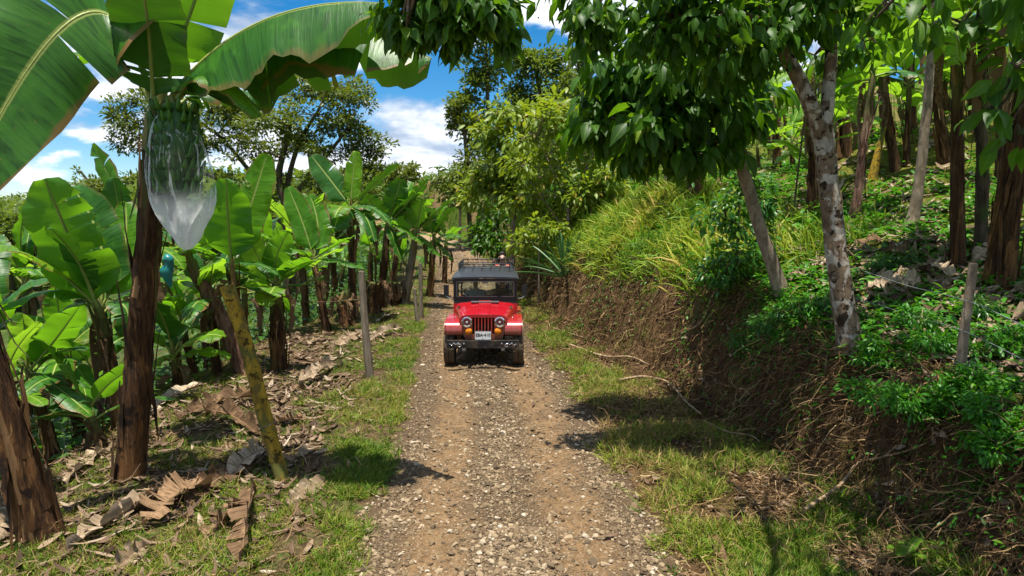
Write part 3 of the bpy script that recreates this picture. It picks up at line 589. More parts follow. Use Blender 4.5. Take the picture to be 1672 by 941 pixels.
# --- the tall plant with the bagged bunch
b0 = gnd(212, 776); cr = at(258, 185, b0[1] - .15); Y0 = b0[1]
P_ = lambda x, y, Y: at(x, y, Y)
tall = banana(b0, cr, .138, .118, 'tall banana plant with a bagged fruit bunch and a thick brown trunk', [
    (P_(272, 165, Y0 - .2), P_(400, -15, Y0 - .5), P_(625, 5, Y0 - .8), dict(width=1.35, fold=-.85, droop=.4, tears=1, roll=-.05, mat='banana_dark', petiole=.06, tint=.3)),
    (P_(276, 168, Y0 - .05), P_(480, -30, Y0 - .1), P_(705, 95, Y0 - .45), dict(width=1.3, fold=-.9, droop=.35, tears=8, roll=0, mat='banana_dark', petiole=.05, tint=.7, gap=2.4)),
    (P_(268, 160, Y0 - .1), P_(300, 40, Y0 - .2), P_(375, -150, Y0 - .5), dict(width=.72, side=(1, .3, 0), fold=.2, droop=.4, tears=4, gap=1.8, petiole=.2, tint=.7)),
    (P_(252, 165, Y0 - .3), P_(244, 50, Y0 - .6), P_(228, -60, Y0 - 1.0), dict(width=.80, side=(1, .1, 0), fold=.25, droop=.5, tears=3, gap=1.5, mat='banana_dark', petiole=.02)),
    (P_(275, 175, Y0 - .3), P_(345, 70, Y0 - .5), P_(425, 190, Y0 - .6), dict(width=.5, fold=.1, droop=1.3, tears=2, tint=.6, petiole=.1)),
    (P_(282, 178, Y0), P_(350, 110, Y0 + .3), P_(445, 170, Y0 + .5), dict(width=.62, fold=-.1, droop=1.2, tears=3, mat='banana_dark')),
    (P_(246, 165, Y0), P_(190, 60, Y0 - .1), P_(95, 95, Y0 - .3), dict(width=.45, fold=.1, droop=1.2, tears=7, tint=.8)),
    (P_(246, 160, Y0 - .2), P_(165, -190, Y0 - .7), P_(-70, 330, Y0 - 1.7), dict(width=1.3, fold=.1, droop=.3, tears=2.5, side=(.65, .5, -.6), mat='banana_dark', petiole=.12, tint=.9, gap=1.0)),
    (P_(262, 160, Y0 + .2), P_(255, 30, Y0 + .5), P_(150, -160, Y0 + 1.0), dict(width=.7, fold=.2, droop=.5, tears=2)),
], 0, dry=1, rag=1.6, W=.6, L=2.2, group=None)
# fruit bunch: part of the plant
bc = at(289, 250, Y0 - .42); bt = at(275, 180, Y0 - .3)
mb = MB(); tube(mb, spline([cr - b0, bt - b0 + np.array([0, 0, .12]), bc - b0 + np.array([0, 0, .42]), bc - b0 - np.array([-.05, 0, .55])], 14), np.linspace(.035, .022, 14), 8)
q = np.random.default_rng(5); stalk = mb.build('fruit_stalk', M['stem_green'], tall)
fm = MB()
for h in range(8):
    zz = .46 - h * .118; rad = .185 + .055 * math.sin(PI * (h + 1) / 9)
    for f in range(17):
        a = f * 2 * PI / 17 + h * .5 + q.normal(0, .14); rad = (.185 + .055 * math.sin(PI * (h + 1) / 9)) * q.uniform(.85, 1.12); o = np.array([math.cos(a), math.sin(a), 0]); b = bc - b0 + np.array([0, 0, zz])
        pts = [b + o * .05, b + o * (rad * .9) + np.array([0, 0, -.03]), b + o * (rad * 1.1) + np.array([0, 0, .075 + q.normal(0, .01)])]
        tube(fm, spline(pts, 6), [.012, .024, .027, .026, .02, .007], 6, tint=q.random())
tube(fm, spline([bc - b0 + np.array([0, 0, .5]), bc - b0, bc - b0 - np.array([0, 0, .5])], 8), [.10, .19, .20, .20, .19, .17, .13, .05], 12, .1, tint=.1)
fm.build('banana_bunch', leaf_mat('green_bananas', (.022, .085, .006), (.06, .17, .012), None, .05, rough=.5), tall)
t = NT('bag_plastic'); tr = t.n('BsdfTransparent', {'Color': (.93, .96, .97, 1)}).outputs[0]; p = t.pos()
wr = t.noise(7, 6, t.n('Mapping', {'Vector': p, 'Scale': (2.6, 2.6, .35)}).outputs[0], .6, .8)
b_ = t.n('BsdfPrincipled', {'Base Color': (.97, .98, .99, 1), 'Roughness': .5, 'Specular IOR Level': .12, 'Normal': t.bump(wr, .5, .03)}).outputs[0]
tl = t.n('BsdfTranslucent', {'Color': (.97, .98, .99, 1)}).outputs[0]
body = t.n('MixShader', {0: .62, 1: b_, 2: tl}).outputs[0]
wav = t.math('ADD', .04, t.math('MULTIPLY', t.smooth(wr, .57, .64), .5))
u_, v_, k_ = t.attr(); low = t.smooth(v_, .55, .72); lw = t.n('LayerWeight', {'Blend': .5}).outputs['Facing']; fac = t.math('ADD', t.math('ADD', wav, t.math('MULTIPLY', t.smooth(lw, .5, 1.0), .45)), t.math('MULTIPLY', low, .62), True)
M['bag'] = t.done(t.n('MixShader', {0: fac, 1: tr, 2: body}).outputs[0])
prof = [(0, .05), (.04, .15), (.10, .24), (.22, .335), (.36, .385), (.48, .395), (.58, .385), (.66, .36), (.74, .31), (.82, .235), (.9, .17), (.97, .10), (1, .04)]
top = at(277, 178, Y0 - .42); bot = at(303, 408, Y0 - .5); axis_ = bot - top; q = np.random.default_rng(8)
tt = np.linspace(0, 1, 44); rr = .79 * np.interp(tt, [a for a, b in prof], [b for a, b in prof]); path = top + axis_ * tt[:, None] + np.stack([.03 * np.sin(tt * 3), 0 * tt, 0 * tt], -1)
lob = lambda tv, a: 1 + .05 * np.sin(4 * a + 3 * tv) + .05 * np.sin(7 * a - 6 * tv) + .035 * np.sin(13 * a + 9 * tv) + .04 * np.sin(9 * tv + 2 * a) + (.20 * np.sin(3 * a + 8 * tv) * np.clip((tv - .58) / .3, 0, 1) + .08 * np.sin(8 * a - 14 * tv) * np.clip((tv - .58) / .3, 0, 1))
mb = MB(); tube(mb, path, rr, 48, .006, seed=3, cap=False, lobes=lob)
tag(mb.build('plastic_bag', M['bag']), 'clear white plastic bag tied over the green banana bunch of the tallest plant', 'plastic bag')

# --- leaning trunk at the near corner
b1 = gnd(70, 880); c1 = at(-95, 330, b1[1] - .1)
banana(b1, c1, .13, .12, 'banana trunk leaning out of the picture at the bottom corner, dark brown and ragged', [], 4, L=2.0, azr=(2.4, 3.8), group=None, rag=1.8, dry=0, stem='stem', elev=(75, 30))

# --- plants with measured leaves: each leaf (control pixel, tip pixel) at its plant's depth
def mplant(bpx, cpx, Y, r0, label, lv, auto=0, L=1.6, W=.6, dz=0, **k):
    if Y is None: b = gnd(*bpx); Y = b[1]
    else:
        b = at(bpx[0], 500, Y); b[2] = hz(b[0], b[1])
    c = at(cpx[0], cpx[1], Y)
    ll = []
    for e in lv:
        kw = dict(e[4]) if len(e) > 4 else {}
        dy = kw.pop('dy', -.3)
        ll.append((None, at(e[0], e[1], Y + dy * .5), at(e[2], e[3], Y + dy), kw))
    return banana(b, c, r0 * .64, r0 * .5, label, ll, auto, L, W, **k)
FC = dict(side=(1, .15, 0), fold=.12, droop=.25, tears=2.4)
mplant((188, 0), (165, 520), 9.6, .17, 'banana plant with one huge upright leaf facing the road at the left', [
    (118, 400, 72, 292, dict(FC, width=1.0, dy=-.5, tint=.35, petiole=.05)), (190, 400, 118, 305, dict(FC, width=.7, dy=.4, mat='banana_dark')),
    (60, 390, -60, 400, dict(width=.6, droop=1.0, dy=-.9, mat='banana_lime')), (90, 440, -20, 520, dict(width=.55, droop=.9, dy=-.4)), (215, 430, 205, 330, dict(FC, width=.6, dy=.6)),
    (225, 470, 205, 560, dict(width=.5, droop=.9, dy=-.2, mat='banana_dark')), (110, 470, 35, 590, dict(width=.5, dy=-.6, droop=.8))], 2, dry=2, rag=1.4)
mplant((215, 0), (228, 440), 11.5, .16, 'banana plant behind the tall trunk with a torn leaf tip against the clouds', [
    (205, 330, 150, 236, dict(width=.55, roll=.5, tears=3, dy=.3, tint=.5, side=(1, .2, .5))), (195, 360, 185, 290, dict(FC, width=.5)), (260, 380, 300, 440, dict(width=.5, droop=.9, mat='banana_lime')), (190, 400, 130, 470, dict(width=.55, droop=.9))], 3, dry=2)
mplant((75, 0), (52, 622), 8.6, .13, 'low banana plant with a pale leaf standing straight up by the corner trunk', [
    (45, 560, 36, 512, dict(FC, width=.42, tint=.8, mat='banana_lime')), (90, 560, 130, 500, dict(width=.5, roll=.4)), (20, 590, -30, 570, dict(width=.4)), (85, 620, 150, 680, dict(width=.4, droop=1)), (40, 650, 10, 690, dict(width=.4, droop=1))], 4, L=1.0, W=.42, dry=2)
mplant((120, 0), (105, 590), 10.4, .14, 'banana plant half hidden between two brown trunks with broad shaded leaves', [
    (100, 530, 90, 470, dict(FC, width=.5)), (150, 560, 190, 545, dict(width=.45)), (60, 560, 20, 560, dict(width=.45)), (130, 600, 160, 650, dict(width=.4, droop=1))], 5, L=1.2, W=.5, dry=3)
mplant((150, 0), (150, 610), 12.5, .14, 'banana plant with drooping pale leaves low behind the leaning dry sheaths', [], 8, L=1.3, W=.5, matn='banana_lime', dry=3)
mplant((398, 612), (380, 446), None, .13, 'young banana plant with two broad upright leaves just behind the yellow pole', [
    (372, 370, 369, 292, dict(FC, width=.92, dy=-.35, tint=.4, petiole=.08)), (405, 350, 436, 252, dict(FC, width=.68, side=(1, .2, -.5), dy=.3, tint=.8, mat='banana')),
    (330, 410, 290, 400, dict(width=.4, mat='banana_lime')), (420, 420, 455, 450, dict(width=.4, droop=1)), (340, 440, 300, 480, dict(width=.4, droop=1))], 0, dry=1, rag=1.4)
mplant((455, 602), (452, 478), None, .235, 'short stout banana plant with a dark brown trunk and lime green leaves', [
    (425, 440, 402, 372, dict(FC, width=.55, tint=.9, mat='banana_lime')), (480, 440, 560, 405, dict(width=.5, mat='banana_lime', droop=.7)), (440, 430, 470, 380, dict(FC, width=.55, side=(1, .2, -.3))),
    (420, 450, 375, 440, dict(width=.5, droop=.9)), (490, 470, 530, 450, dict(width=.45, droop=.9)), (445, 470, 430, 500, dict(FC, width=.55, dy=-.8, mat='banana_lime'))], 2, L=1.1, W=.5, rag=1.8, dry=2, elev=(50, 10))
mplant((536, 543), (513, 432), None, .15, 'thin banana plant with wide open leaves behind the stout one', [
    (500, 370, 470, 305, dict(FC, width=.65, side=(1, .2, .4), dy=.2)), (530, 370, 505, 318, dict(FC, width=.7, dy=.4)), (460, 400, 412, 378, dict(width=.55, mat='banana_lime')), (550, 420, 598, 440, dict(width=.5, droop=.9)), (480, 430, 440, 470, dict(width=.5, droop=.9)), (545, 400, 580, 385, dict(width=.5))], 2, L=1.5, W=.55, dry=2)
mplant((576, 520), (573, 348), None, .17, 'tallest banana plant of the roadside row with a bright crown above the others', [
    (545, 300, 508, 254, dict(FC, width=.75, side=(1, .2, .7), dy=.3, tint=.3)), (573, 300, 582, 247, dict(FC, width=.55, side=(.9, .5, 0), dy=.2, tint=.8, mat='banana_lime')), (610, 300, 650, 268, dict(width=.6, roll=.3, mat='banana_dark', dy=.2)),
    (560, 325, 545, 375, dict(FC, width=1.0, dy=-1.0, mat='banana_dark', droop=.7)), (610, 325, 640, 370, dict(width=.65, droop=1.0, dy=-.5)), (520, 330, 478, 360, dict(width=.55, droop=.8)), (595, 330, 612, 395, dict(width=.6, droop=1.0, dy=-.8, mat='banana_dark'))], 2, L=1.6, dry=2)
mplant((620, 502), (632, 372), None, .19, 'banana plant with a leaf held upright, next along the row from the tallest', [
    (645, 330, 655, 292, dict(FC, width=.75, tint=.6)), (660, 340, 700, 292, dict(width=.6, mat='banana_dark', roll=.3)), (610, 340, 598, 318, dict(FC, width=.7, dy=-.8)), (590, 370, 570, 410, dict(width=.55, droop=1)), (665, 370, 690, 400, dict(width=.5, droop=1)), (640, 380, 655, 425, dict(width=.5, droop=1, mat='banana_dark'))], 2, L=1.6, dry=2)
mplant((660, 500), (677, 388), None, .2, 'banana plant with a tan leaning trunk and pale leaves near the bend of the road', [
    (685, 350, 690, 325, dict(FC, width=.9, tint=.9, mat='banana_lime')), (705, 350, 738, 328, dict(width=.65, tint=.6)), (650, 385, 618, 415, dict(width=.6, droop=1, mat='banana_lime')), (660, 350, 650, 330, dict(FC, width=.7)), (695, 390, 720, 420, dict(width=.5, droop=1))], 2, L=1.5, stem='post', dry=1)
mplant((702, 484), (708, 396), None, .17, 'dark banana plant at the end of the roadside row beside two posts', [
    (720, 360, 742, 338, dict(width=.7, mat='banana_dark')), (700, 360, 695, 345, dict(FC, width=.7)), (725, 395, 748, 405, dict(width=.55)), (725, 410, 740, 425, dict(width=.5, droop=1)), (690, 420, 680, 450, dict(width=.55, droop=1))], 4, L=1.3, dark=.6)
mplant((725, 462), (728, 402), None, .17, 'small far banana plant where the row meets the road bend', [], 7, L=1.5, dark=.5)
mplant((640, 0), (655, 378), 29, .18, 'banana plant peering between the two trunks of the row near the bend', [], 7, L=2.0, W=.65)
mplant((500, 0), (492, 405), 20, .17, 'banana plant with spreading leaves seen over the stout plant', [], 8, L=2.0, W=.65, matn='banana_lime')
mplant((545, 0), (545, 400), 26, .18, 'banana plant behind the tallest one, mostly hidden by its trunk', [], 7, L=2.0, W=.65)
mplant((605, 0), (605, 415), 25, .17, 'banana plant low behind the weathered post with a dark trunk', [], 7, L=1.8, W=.6, dark=.4)
q = np.random.default_rng(21)
fill = [(330, 445, 16, 'banana plant low behind the leaning dead stem'), (275, 470, 14, 'banana plant seen between the bagged trunk and the dead stem'), (430, 425, 19, 'banana plant deep behind the yellow pole'), (300, 540, 13, 'small banana plant with shiny leaves at the terrace edge by the dead stem'),
        (285, 590, 11.6, 'small banana sucker just below the terrace edge right of the bagged trunk'), (400, 480, 17, 'banana plant shaded between the yellow pole and the stout trunk'), (40, 470, 13.5, 'banana plant with flat pale leaves at the left edge under the forest'), (100, 455, 16, 'banana plant behind the huge upright leaf'),
        (205, 500, 14.5, 'banana plant showing left of the bagged trunk in shade'), (-20, 560, 10, 'banana plant cut by the left picture edge'), (345, 500, 12.6, 'banana plant with glossy leaves right behind the dead leaning stem'), (470, 440, 23, 'banana plant far down the slope over the stout plant'),
        (560, 440, 30, 'banana plant far down the slope behind the thin one'), (240, 420, 21, 'banana plant behind the bagged trunk near the big tree'), (660, 430, 33, 'shaded banana plant far behind the row by the posts'), (150, 690, 8.6, 'small banana sucker at the foot of the slope by the corner trunk'),
        (15, 690, 7.6, 'small banana sucker left of the corner trunk in deep shade')]
for i, (px, py, Y, lab) in enumerate(fill):
    mplant((px + q.normal(0, 8), 0), (px, py), Y, .13, lab, [], 7 if Y > 9 else 5, L=(1.5 + .02 * Y) * (.75 if 'small' in lab else 1), W=.55 if Y > 9 else .3, matn=('banana', 'banana_lime', 'banana')[i % 3], dark=.35, dry=2)

# --- grove above the bank
grove = [ # trunk base px, crown px, depth(None = ground), r, label, stem
    ((1135, 335), (1120, 165), None, .27, 'thick double banana trunk of dry sheaths on the mound', 'stem'), ((1022, 322), (1005, 215), None, .15, 'slim dark banana trunk farthest along the mound', 'stem'), ((1052, 315), (1050, 190), None, .14, 'banana trunk standing on the mound between two others', 'stem'), ((1088, 315), (1090, 180), None, .14, 'pale banana trunk next to the thick double one', 'post'),
    ((1312, 352), (1330, 165), None, .075, 'slender banana trunk close left of the mottled tree', 'stem'), ((1325, 350), (1328, 130), None, .08, 'slender banana trunk touching the mottled tree outline', 'stem'), ((1386, 364), (1424, 130), None, .10, 'brown banana trunk leaning away just past the mottled tree', 'stem_red'), ((1560, 436), (1562, 60), None, .12, 'dark upright banana trunk with a golden sheath near the right', 'stem'),
    ((1596, 415), (1606, 40), None, .10, 'grey barked banana trunk behind the dark upright one', 'bark_dark'), ((1612, 462), (1672, 60), None, .095, 'leaning banana trunk in the ragged cluster by the fence post', 'stem'), ((1640, 470), (1690, 20), None, .12, 'thick ragged banana trunk at the right picture edge', 'stem'), ((1450, 285), (1440, 120), None, .13, 'banana plant with backlit leaves in the middle of the grove', 'stem'),
    ((1250, 262), (1240, 120), None, .16, 'banana plant behind the leaning trunk with dry hanging sheaths', 'stem'), ((1210, 262), (1200, 130), None, .15, 'banana plant deep in the grove over the mound', 'stem'), ((1370, 262), (1375, 90), None, .16, 'banana plant high on the slope behind the mottled tree', 'stem'), ((1530, 270), (1520, 90), None, .15, 'banana plant high on the slope between two dark trunks', 'stem'),
    ((1620, 300), (1640, 110), None, .15, 'banana plant high on the slope near the right edge', 'stem'), ((1470, 215), (1480, 60), None, .15, 'farthest bright banana plant at the top of the grove', 'stem'), ((1300, 235), (1290, 70), None, .15, 'far banana plant under the fork of the mottled tree', 'stem'), ((1570, 220), (1580, 50), None, .15, 'far banana plant under the overhanging leaves', 'stem'), ((1260, 0), (1265, 175), 20, .15, 'lit banana plant left of the mottled tree, farther up the slope', 'stem'), ((1400, 0), (1400, 190), 19, .14, 'lit banana plant right of the mottled tree, farther up the slope', 'stem'), ((1475, 0), (1470, 175), 21, .14, 'lit banana plant beside the slim grey tree', 'stem'),
    ((1540, 0), (1540, 150), 18, .14, 'lit banana plant behind the dark upright trunk', 'stem'), ((1635, 0), (1630, 160), 17, .14, 'lit banana plant beyond the ragged trunk cluster', 'stem'), ((1335, 0), (1340, 120), 26, .15, 'lit banana plant high up behind the mottled trunk', 'stem'), ((1430, 0), (1435, 90), 28, .15, 'lit banana plant highest in the middle of the grove', 'stem'), ((1180, 0), (1185, 190), 24, .15, 'lit banana plant behind the leaning trunk crown', 'stem'), ((1100, 0), (1105, 200), 27, .15, 'lit banana plant behind the big leaved crown', 'stem')]
q = np.random.default_rng(31)
for i, (bp, cp, Y, r, lab, st) in enumerate(grove):
    Y = Y or gnd(*bp)[1]; Y = Y if Y < 45 else 30.0
    b = at(bp[0], 500, Y); b[2] = hz(b[0], b[1]); c = at(cp[0], cp[1], Y)
    banana(b, c, r * .72, r * .55, lab, [], 6, L=1.65, W=.5, matn='banana_lime' if i % 3 else 'banana', dark=.1, group=GB_R, stem=st, dry=2, elev=(78, -5), rag=.9)
for i in range(26):     # suckers between the trunks
    Y = q.uniform(14, 30); px = q.uniform(1120, 1680); b = at(px, 400, Y); b[2] = hz(b[0], b[1]); h = q.uniform(.5, 1.7)
    banana(b, b + np.array([q.normal(0, .1), 0, h]), .07, .05, 'small sunlit banana sucker among the trunks of the grove', [], 6, L=1.3, W=.42, matn='banana_lime', dark=.05, group='banana suckers in the grove', dry=0, elev=(75, 10), rag=.5)
b = gnd(1322, 345); mpl = empty('banana_sucker', b, 'small banana sucker with flat yellow green leaves left of the mottled tree', 'banana plant')
for i, (x1, y1, x2, y2) in enumerate([(1280, 218, 1248, 232), (1290, 235, 1265, 268), (1350, 222, 1410, 215), (1340, 205, 1352, 190)]):
    mb = MB(); banana_leaf(mb, at(1322, 262, b[1]) - b, at(x1, y1, b[1] - .3) - b, at(x2, y2, b[1] - .5) - b, .28, 0, .1, .6, 1, 900 + i, tint=.9); mb.build('leaf', M['banana_lime'], mpl)
mb = MB(); tube(mb, spline([(0, 0, -.05), at(1322, 262, b[1]) - b], 5), [.06, .05, .045, .04, .03], 8, .08); mb.build('stem', M['stem'], mpl)
# ================================================================== TREES AND SHRUBS
def tree(name, label, cat, base, trunks, clumps_, leaf, lmat, bmat, nleaf, lsize, droop=.4, group=None, sub=9, sig=.28, seed=0, limbs=True, twig_r=.012, crown_name='crown', lsc=(.55, 1.25), up=.15):
    """trunks: list of (points, r0, r1) in world space; clumps_: (centre, (rx,ry,rz), weight)"""
    q = np.random.default_rng(seed + 777); base = np.asarray(base, float); root = empty(name, base, label, cat, group)
    tm = MB(); nodes = []
    for pts, r0, r1 in trunks:
        P = spline([np.asarray(p, float) - base for p in pts], max(10, 6 * len(pts))); n = len(P); r = np.linspace(r0, r1, n) * (1 + .4 * np.exp(-np.linspace(0, 1, n) * 14) * (pts is trunks[0][0]))
        lob = lambda tv, a: 1 + .05 * np.sin(3 * a + 6 * tv) + .04 * np.sin(tv * 25 + a)
        tube(tm, P, r, 12, .03, 0, .5, seed, True, lob); nodes += [(P[i], r[i]) for i in range(n // 3, n)]
    NPos = np.array([a for a, b in nodes]); Nr = np.array([b for a, b in nodes]); cm = MB(); PP, DD, LS = [], [], []
    for ce in clumps_:
        c, rad, w = ce[:3]; lsf = ce[3] if len(ce) > 3 else 1.0
        c = np.asarray(c, float) - base; rad = np.asarray(rad, float)
        dist = np.linalg.norm(NPos - c, axis=1) + .6 * np.clip(NPos[:, 2] - c[2], 0, None); k = int(np.argmin(dist)); s = NPos[k]; r0 = min(Nr[k] * .6, .02 + .012 * np.linalg.norm(c - s) + .25 * Nr[k])
        bl = np.linalg.norm(c - s); mid = .5 * (s + c) + np.array([0, 0, .12 * bl]) + q.normal(0, .08 * bl, 3)
        lp = spline([s, mid, c], 9)
        if limbs: tube(tm, lp, np.linspace(r0, max(twig_r, r0 * .4), 9), 7, .05, seed=seed)
        ns = max(3, int(sub * w)); sc_ = nrm(q.normal(0, 1, (ns, 3))) * (q.random((ns, 1)) ** .4) * rad
        for a in sc_:
            e = c + a; s1 = lp[q.integers(4, 9)]; m2 = .5 * (s1 + e) + q.normal(0, .1 * np.linalg.norm(e - s1), 3) + np.array([0, 0, .05])
            if limbs: tube(tm, spline([s1, m2, e], 6), np.linspace(max(twig_r, r0 * .35), twig_r * .5, 6), 5, 0)
            nl = int(nleaf * w / ns * q.uniform(.6, 1.4)); d = q.normal(0, 1, (nl, 3)); p = e + d * sig * rad * np.array([1, 1, .8]); PP.append(p); LS.append(np.full(nl, lsf)); DD.append(nrm(d + nrm(a) * .7) + np.array([0, 0, up]))
    P = np.concatenate(PP); D = nrm(np.concatenate(DD)) + q.normal(0, .35, (len(P), 3)) - np.array([0, 0, droop])
    N = nrm(q.normal(0, .45, (len(P), 3)) + np.array([0, 0, 1.]))
    size = lsize * q.uniform(*lsc, len(P)) * np.concatenate(LS); inst(cm, leaf[0], leaf[1], frames(D, N), P, size, np.clip(q.normal(.45, .3, len(P)), 0, 1), 0, leaf[2])
    tm.build('trunk', bmat, root); cm.build(crown_name, lmat, root); return root
def cl(px, py, Y, rpx, rpy, w=1, ry=None, ls=1.0):
    s = Y / FPX; return (at(px, py, Y), (rpx * s, (ry if ry else .5 * (rpx + rpy) * s), rpy * s), w, ls)
# mottled forked tree and its crown over the road
b = gnd(1390, 562); Y = b[1]; b[2] -= .1
tr1 = [b] + [at(x, y, Y + d) for x, y, d in ((1372, 470, .0), (1358, 340, .05), (1343, 205, .1))]
tr2 = [tr1[-1] + np.array([.0, 0, -.15])] + [at(x, y, Y - .05) for x, y in ((1310, 140), (1270, 70), (1215, -40), (1080, -150))]
tr3 = [tr1[-1] + np.array([.02, 0, -.15])] + [at(x, y, Y + .2) for x, y in ((1355, 120), (1362, 20), (1390, -140))]
limb = [tr2[-1]] + [np.array([2.35, 6.2, 6.0]), np.array([1.8, 4.2, 5.4]), at(820, -90, 4.0), at(690, -70, 3.9)]
CLM = [cl(1000, -10, Y, 70, 40, .5), cl(955, 40, Y + .2, 42, 34, .35), cl(1090, 25, Y - .2, 80, 45, 1), cl(1170, 60, Y, 90, 55, 1.1), cl(1250, 15, Y + .4, 80, 50, .9), cl(1230, 110, Y + .7, 60, 35, .45), cl(1330, 10, Y, 80, 40, .7), cl(1420, -5, Y + .3, 60, 36, .35), cl(1430, 70, Y + .6, 36, 26, .12), cl(1330, 90, Y + .9, 46, 30, .16),
      cl(700, 5, 4.2, 70, 34, .8, None, .56), cl(770, 10, 4.1, 50, 34, .6, None, .56), cl(665, 35, 4.1, 28, 24, .22, None, .56), cl(735, 38, 4.1, 36, 26, .4, None, .56), cl(825, 40, 4.2, 18, 34, .26, None, .52), cl(810, 5, 4.1, 30, 25, .22, None, .52), (np.array([3.4, 6.4, 6.8]), (1.3, 1.2, .7), 1.1), (np.array([3.4, 4.6, 6.2]), (1.2, 1.1, .7), 1.1), (np.array([4.7, 5.6, 6.4]), (1.2, 1.1, .7), 1.0), cl(690, -60, 4.1, 80, 30, .5, None, .56), cl(1150, -80, Y, 120, 50, 1.2), cl(1350, -90, Y, 100, 40, .4)]  # clumps given as world points are added out of view to shade the bank
tree('forked_tree', 'mottled pale and brown barked tree forking on the bank, dark leaves over the road', 'tree', b, [(tr1, .135, .118), (tr2, .10, .05), (tr3, .085, .05), (limb, .05, .02)], CLM, BIGLEAF, M['dkleaf'], M['mottled'], 480, .205, .9, seed=1, sub=9, sig=.3, up=-.1)
# leaning smooth trunk with the dark big leaved crown
b = gnd(1280, 478); Y = b[1]; b[2] -= .1
tr1 = [b] + [at(x, y, Y + d) for x, y, d in ((1243, 380, -.1), (1206, 255, -.2), (1178, 175, -.3), (1120, 90, -.4))]
CLM = [cl(1010, 130, Y - .4, 55, 45, 1.0), cl(1080, 120, Y - .6, 60, 50, 1.1), cl(1000, 205, Y - .5, 48, 40, .9), cl(1070, 200, Y - .8, 55, 50, 1.1), cl(1140, 170, Y - .6, 60, 55, 1.1), cl(1130, 235, Y - .7, 50, 32, .7), cl(1190, 215, Y - .4, 40, 50, .7), cl(1030, 250, Y - .5, 36, 26, .4), cl(1215, 150, Y, 50, 40, .6), cl(980, 165, Y - .3, 36, 36, .5), cl(1160, 90, Y - .3, 60, 40, .7)]
tree('leaning_tree', 'smooth grey trunk leaning toward the road under a dense crown of big dark leaves', 'tree', b, [(tr1, .10, .075)], CLM, BIGLEAF, M['dkleaf'], M['bark_grey'], 260, .30, .95, seed=2, sub=9, sig=.3, up=-.1)
b = gnd(1200, 470)
tree('climbing_bush', 'glossy leafy bush climbing beside the leaning grey trunk', 'bush', b, [([b, b + np.array([.05, .1, .8]), b + np.array([.1, .2, 1.6])], .03, .015)],
     [cl(1195, 420, b[1] - .1, 40, 40, 1), cl(1185, 360, b[1], 42, 40, 1), cl(1225, 315, b[1] + .1, 34, 34, .9), cl(1170, 450, b[1] - .2, 25, 25, .5), cl(1215, 290, b[1] + .2, 24, 20, .5), cl(1240, 370, b[1] + .1, 24, 40, .5)], OVALLEAF, M['vine'], M['bark_dark'], 420, .13, .55, seed=3, sig=.32)
# overhanging foliage at the right, its trunk just outside the picture
b = np.array([6.2, 5.2, hz(6.2, 5.2)]); Y = 5.4
tree('shade_tree', 'dark foliage of a nearer tree hanging into the upper corner over the grove', 'tree', b, [([b, b + np.array([-.2, 0, 1.5]), at(1720, 20, 5.4), at(1600, -60, 5.4)], .12, .04)],
     [cl(1640, 20, 5.3, 60, 40, .6), cl(1560, 50, 5.6, 50, 36, .28), cl(1660, 110, 5.2, 40, 40, .4), cl(1610, 190, 5.4, 40, 18, .12), cl(1500, 20, 5.6, 50, 34, .22), cl(1430, 30, 5.8, 35, 30, .14), cl(1665, 220, 5.4, 26, 20, .12)], BIGLEAF, M['dkleaf'], M['bark_dark'], 110, .21, .75, seed=4, sub=7)
# slim trunks in the grove
b = gnd(1488, 372); Y = b[1]
tree('slim_tree', 'slim pale grey tree trunk standing in the lit grass of the grove', 'tree', b, [([b, at(1500, 300, Y), at(1510, 210, Y), at(1517, 140, Y), at(1530, -40, Y)], .085, .06)], [cl(1530, -20, Y, 80, 60, 1), cl(1480, 40, Y, 40, 40, .4), cl(1580, 30, Y, 40, 30, .4)], OVALLEAF, M['vine'], M['bark_grey'], 160, .16, .5, seed=5)
b = gnd(1294, 366); mb = MB(); tube(mb, spline([np.zeros(3), at(1303, 280, b[1]) - b, at(1316, 175, b[1]) - b], 8), np.linspace(.022, .016, 8), 7); o = mb.build('thin_cane', M['bark_dark']); o.location = b; tag(o, 'thin dark cane standing beside the mottled tree', 'cane')
b = gnd(1424, 296); mb = MB(); tube(mb, spline([np.zeros(3), at(1433, 250, b[1]) - b, at(1446, 206, b[1]) - b], 8), np.linspace(.11, .03, 8), 9, .05); o = mb.build('dead_stem', M['bamboo']); o.location = b; tag(o, 'short yellow dead banana stem, pointed, in the grove grass', 'dead stem')
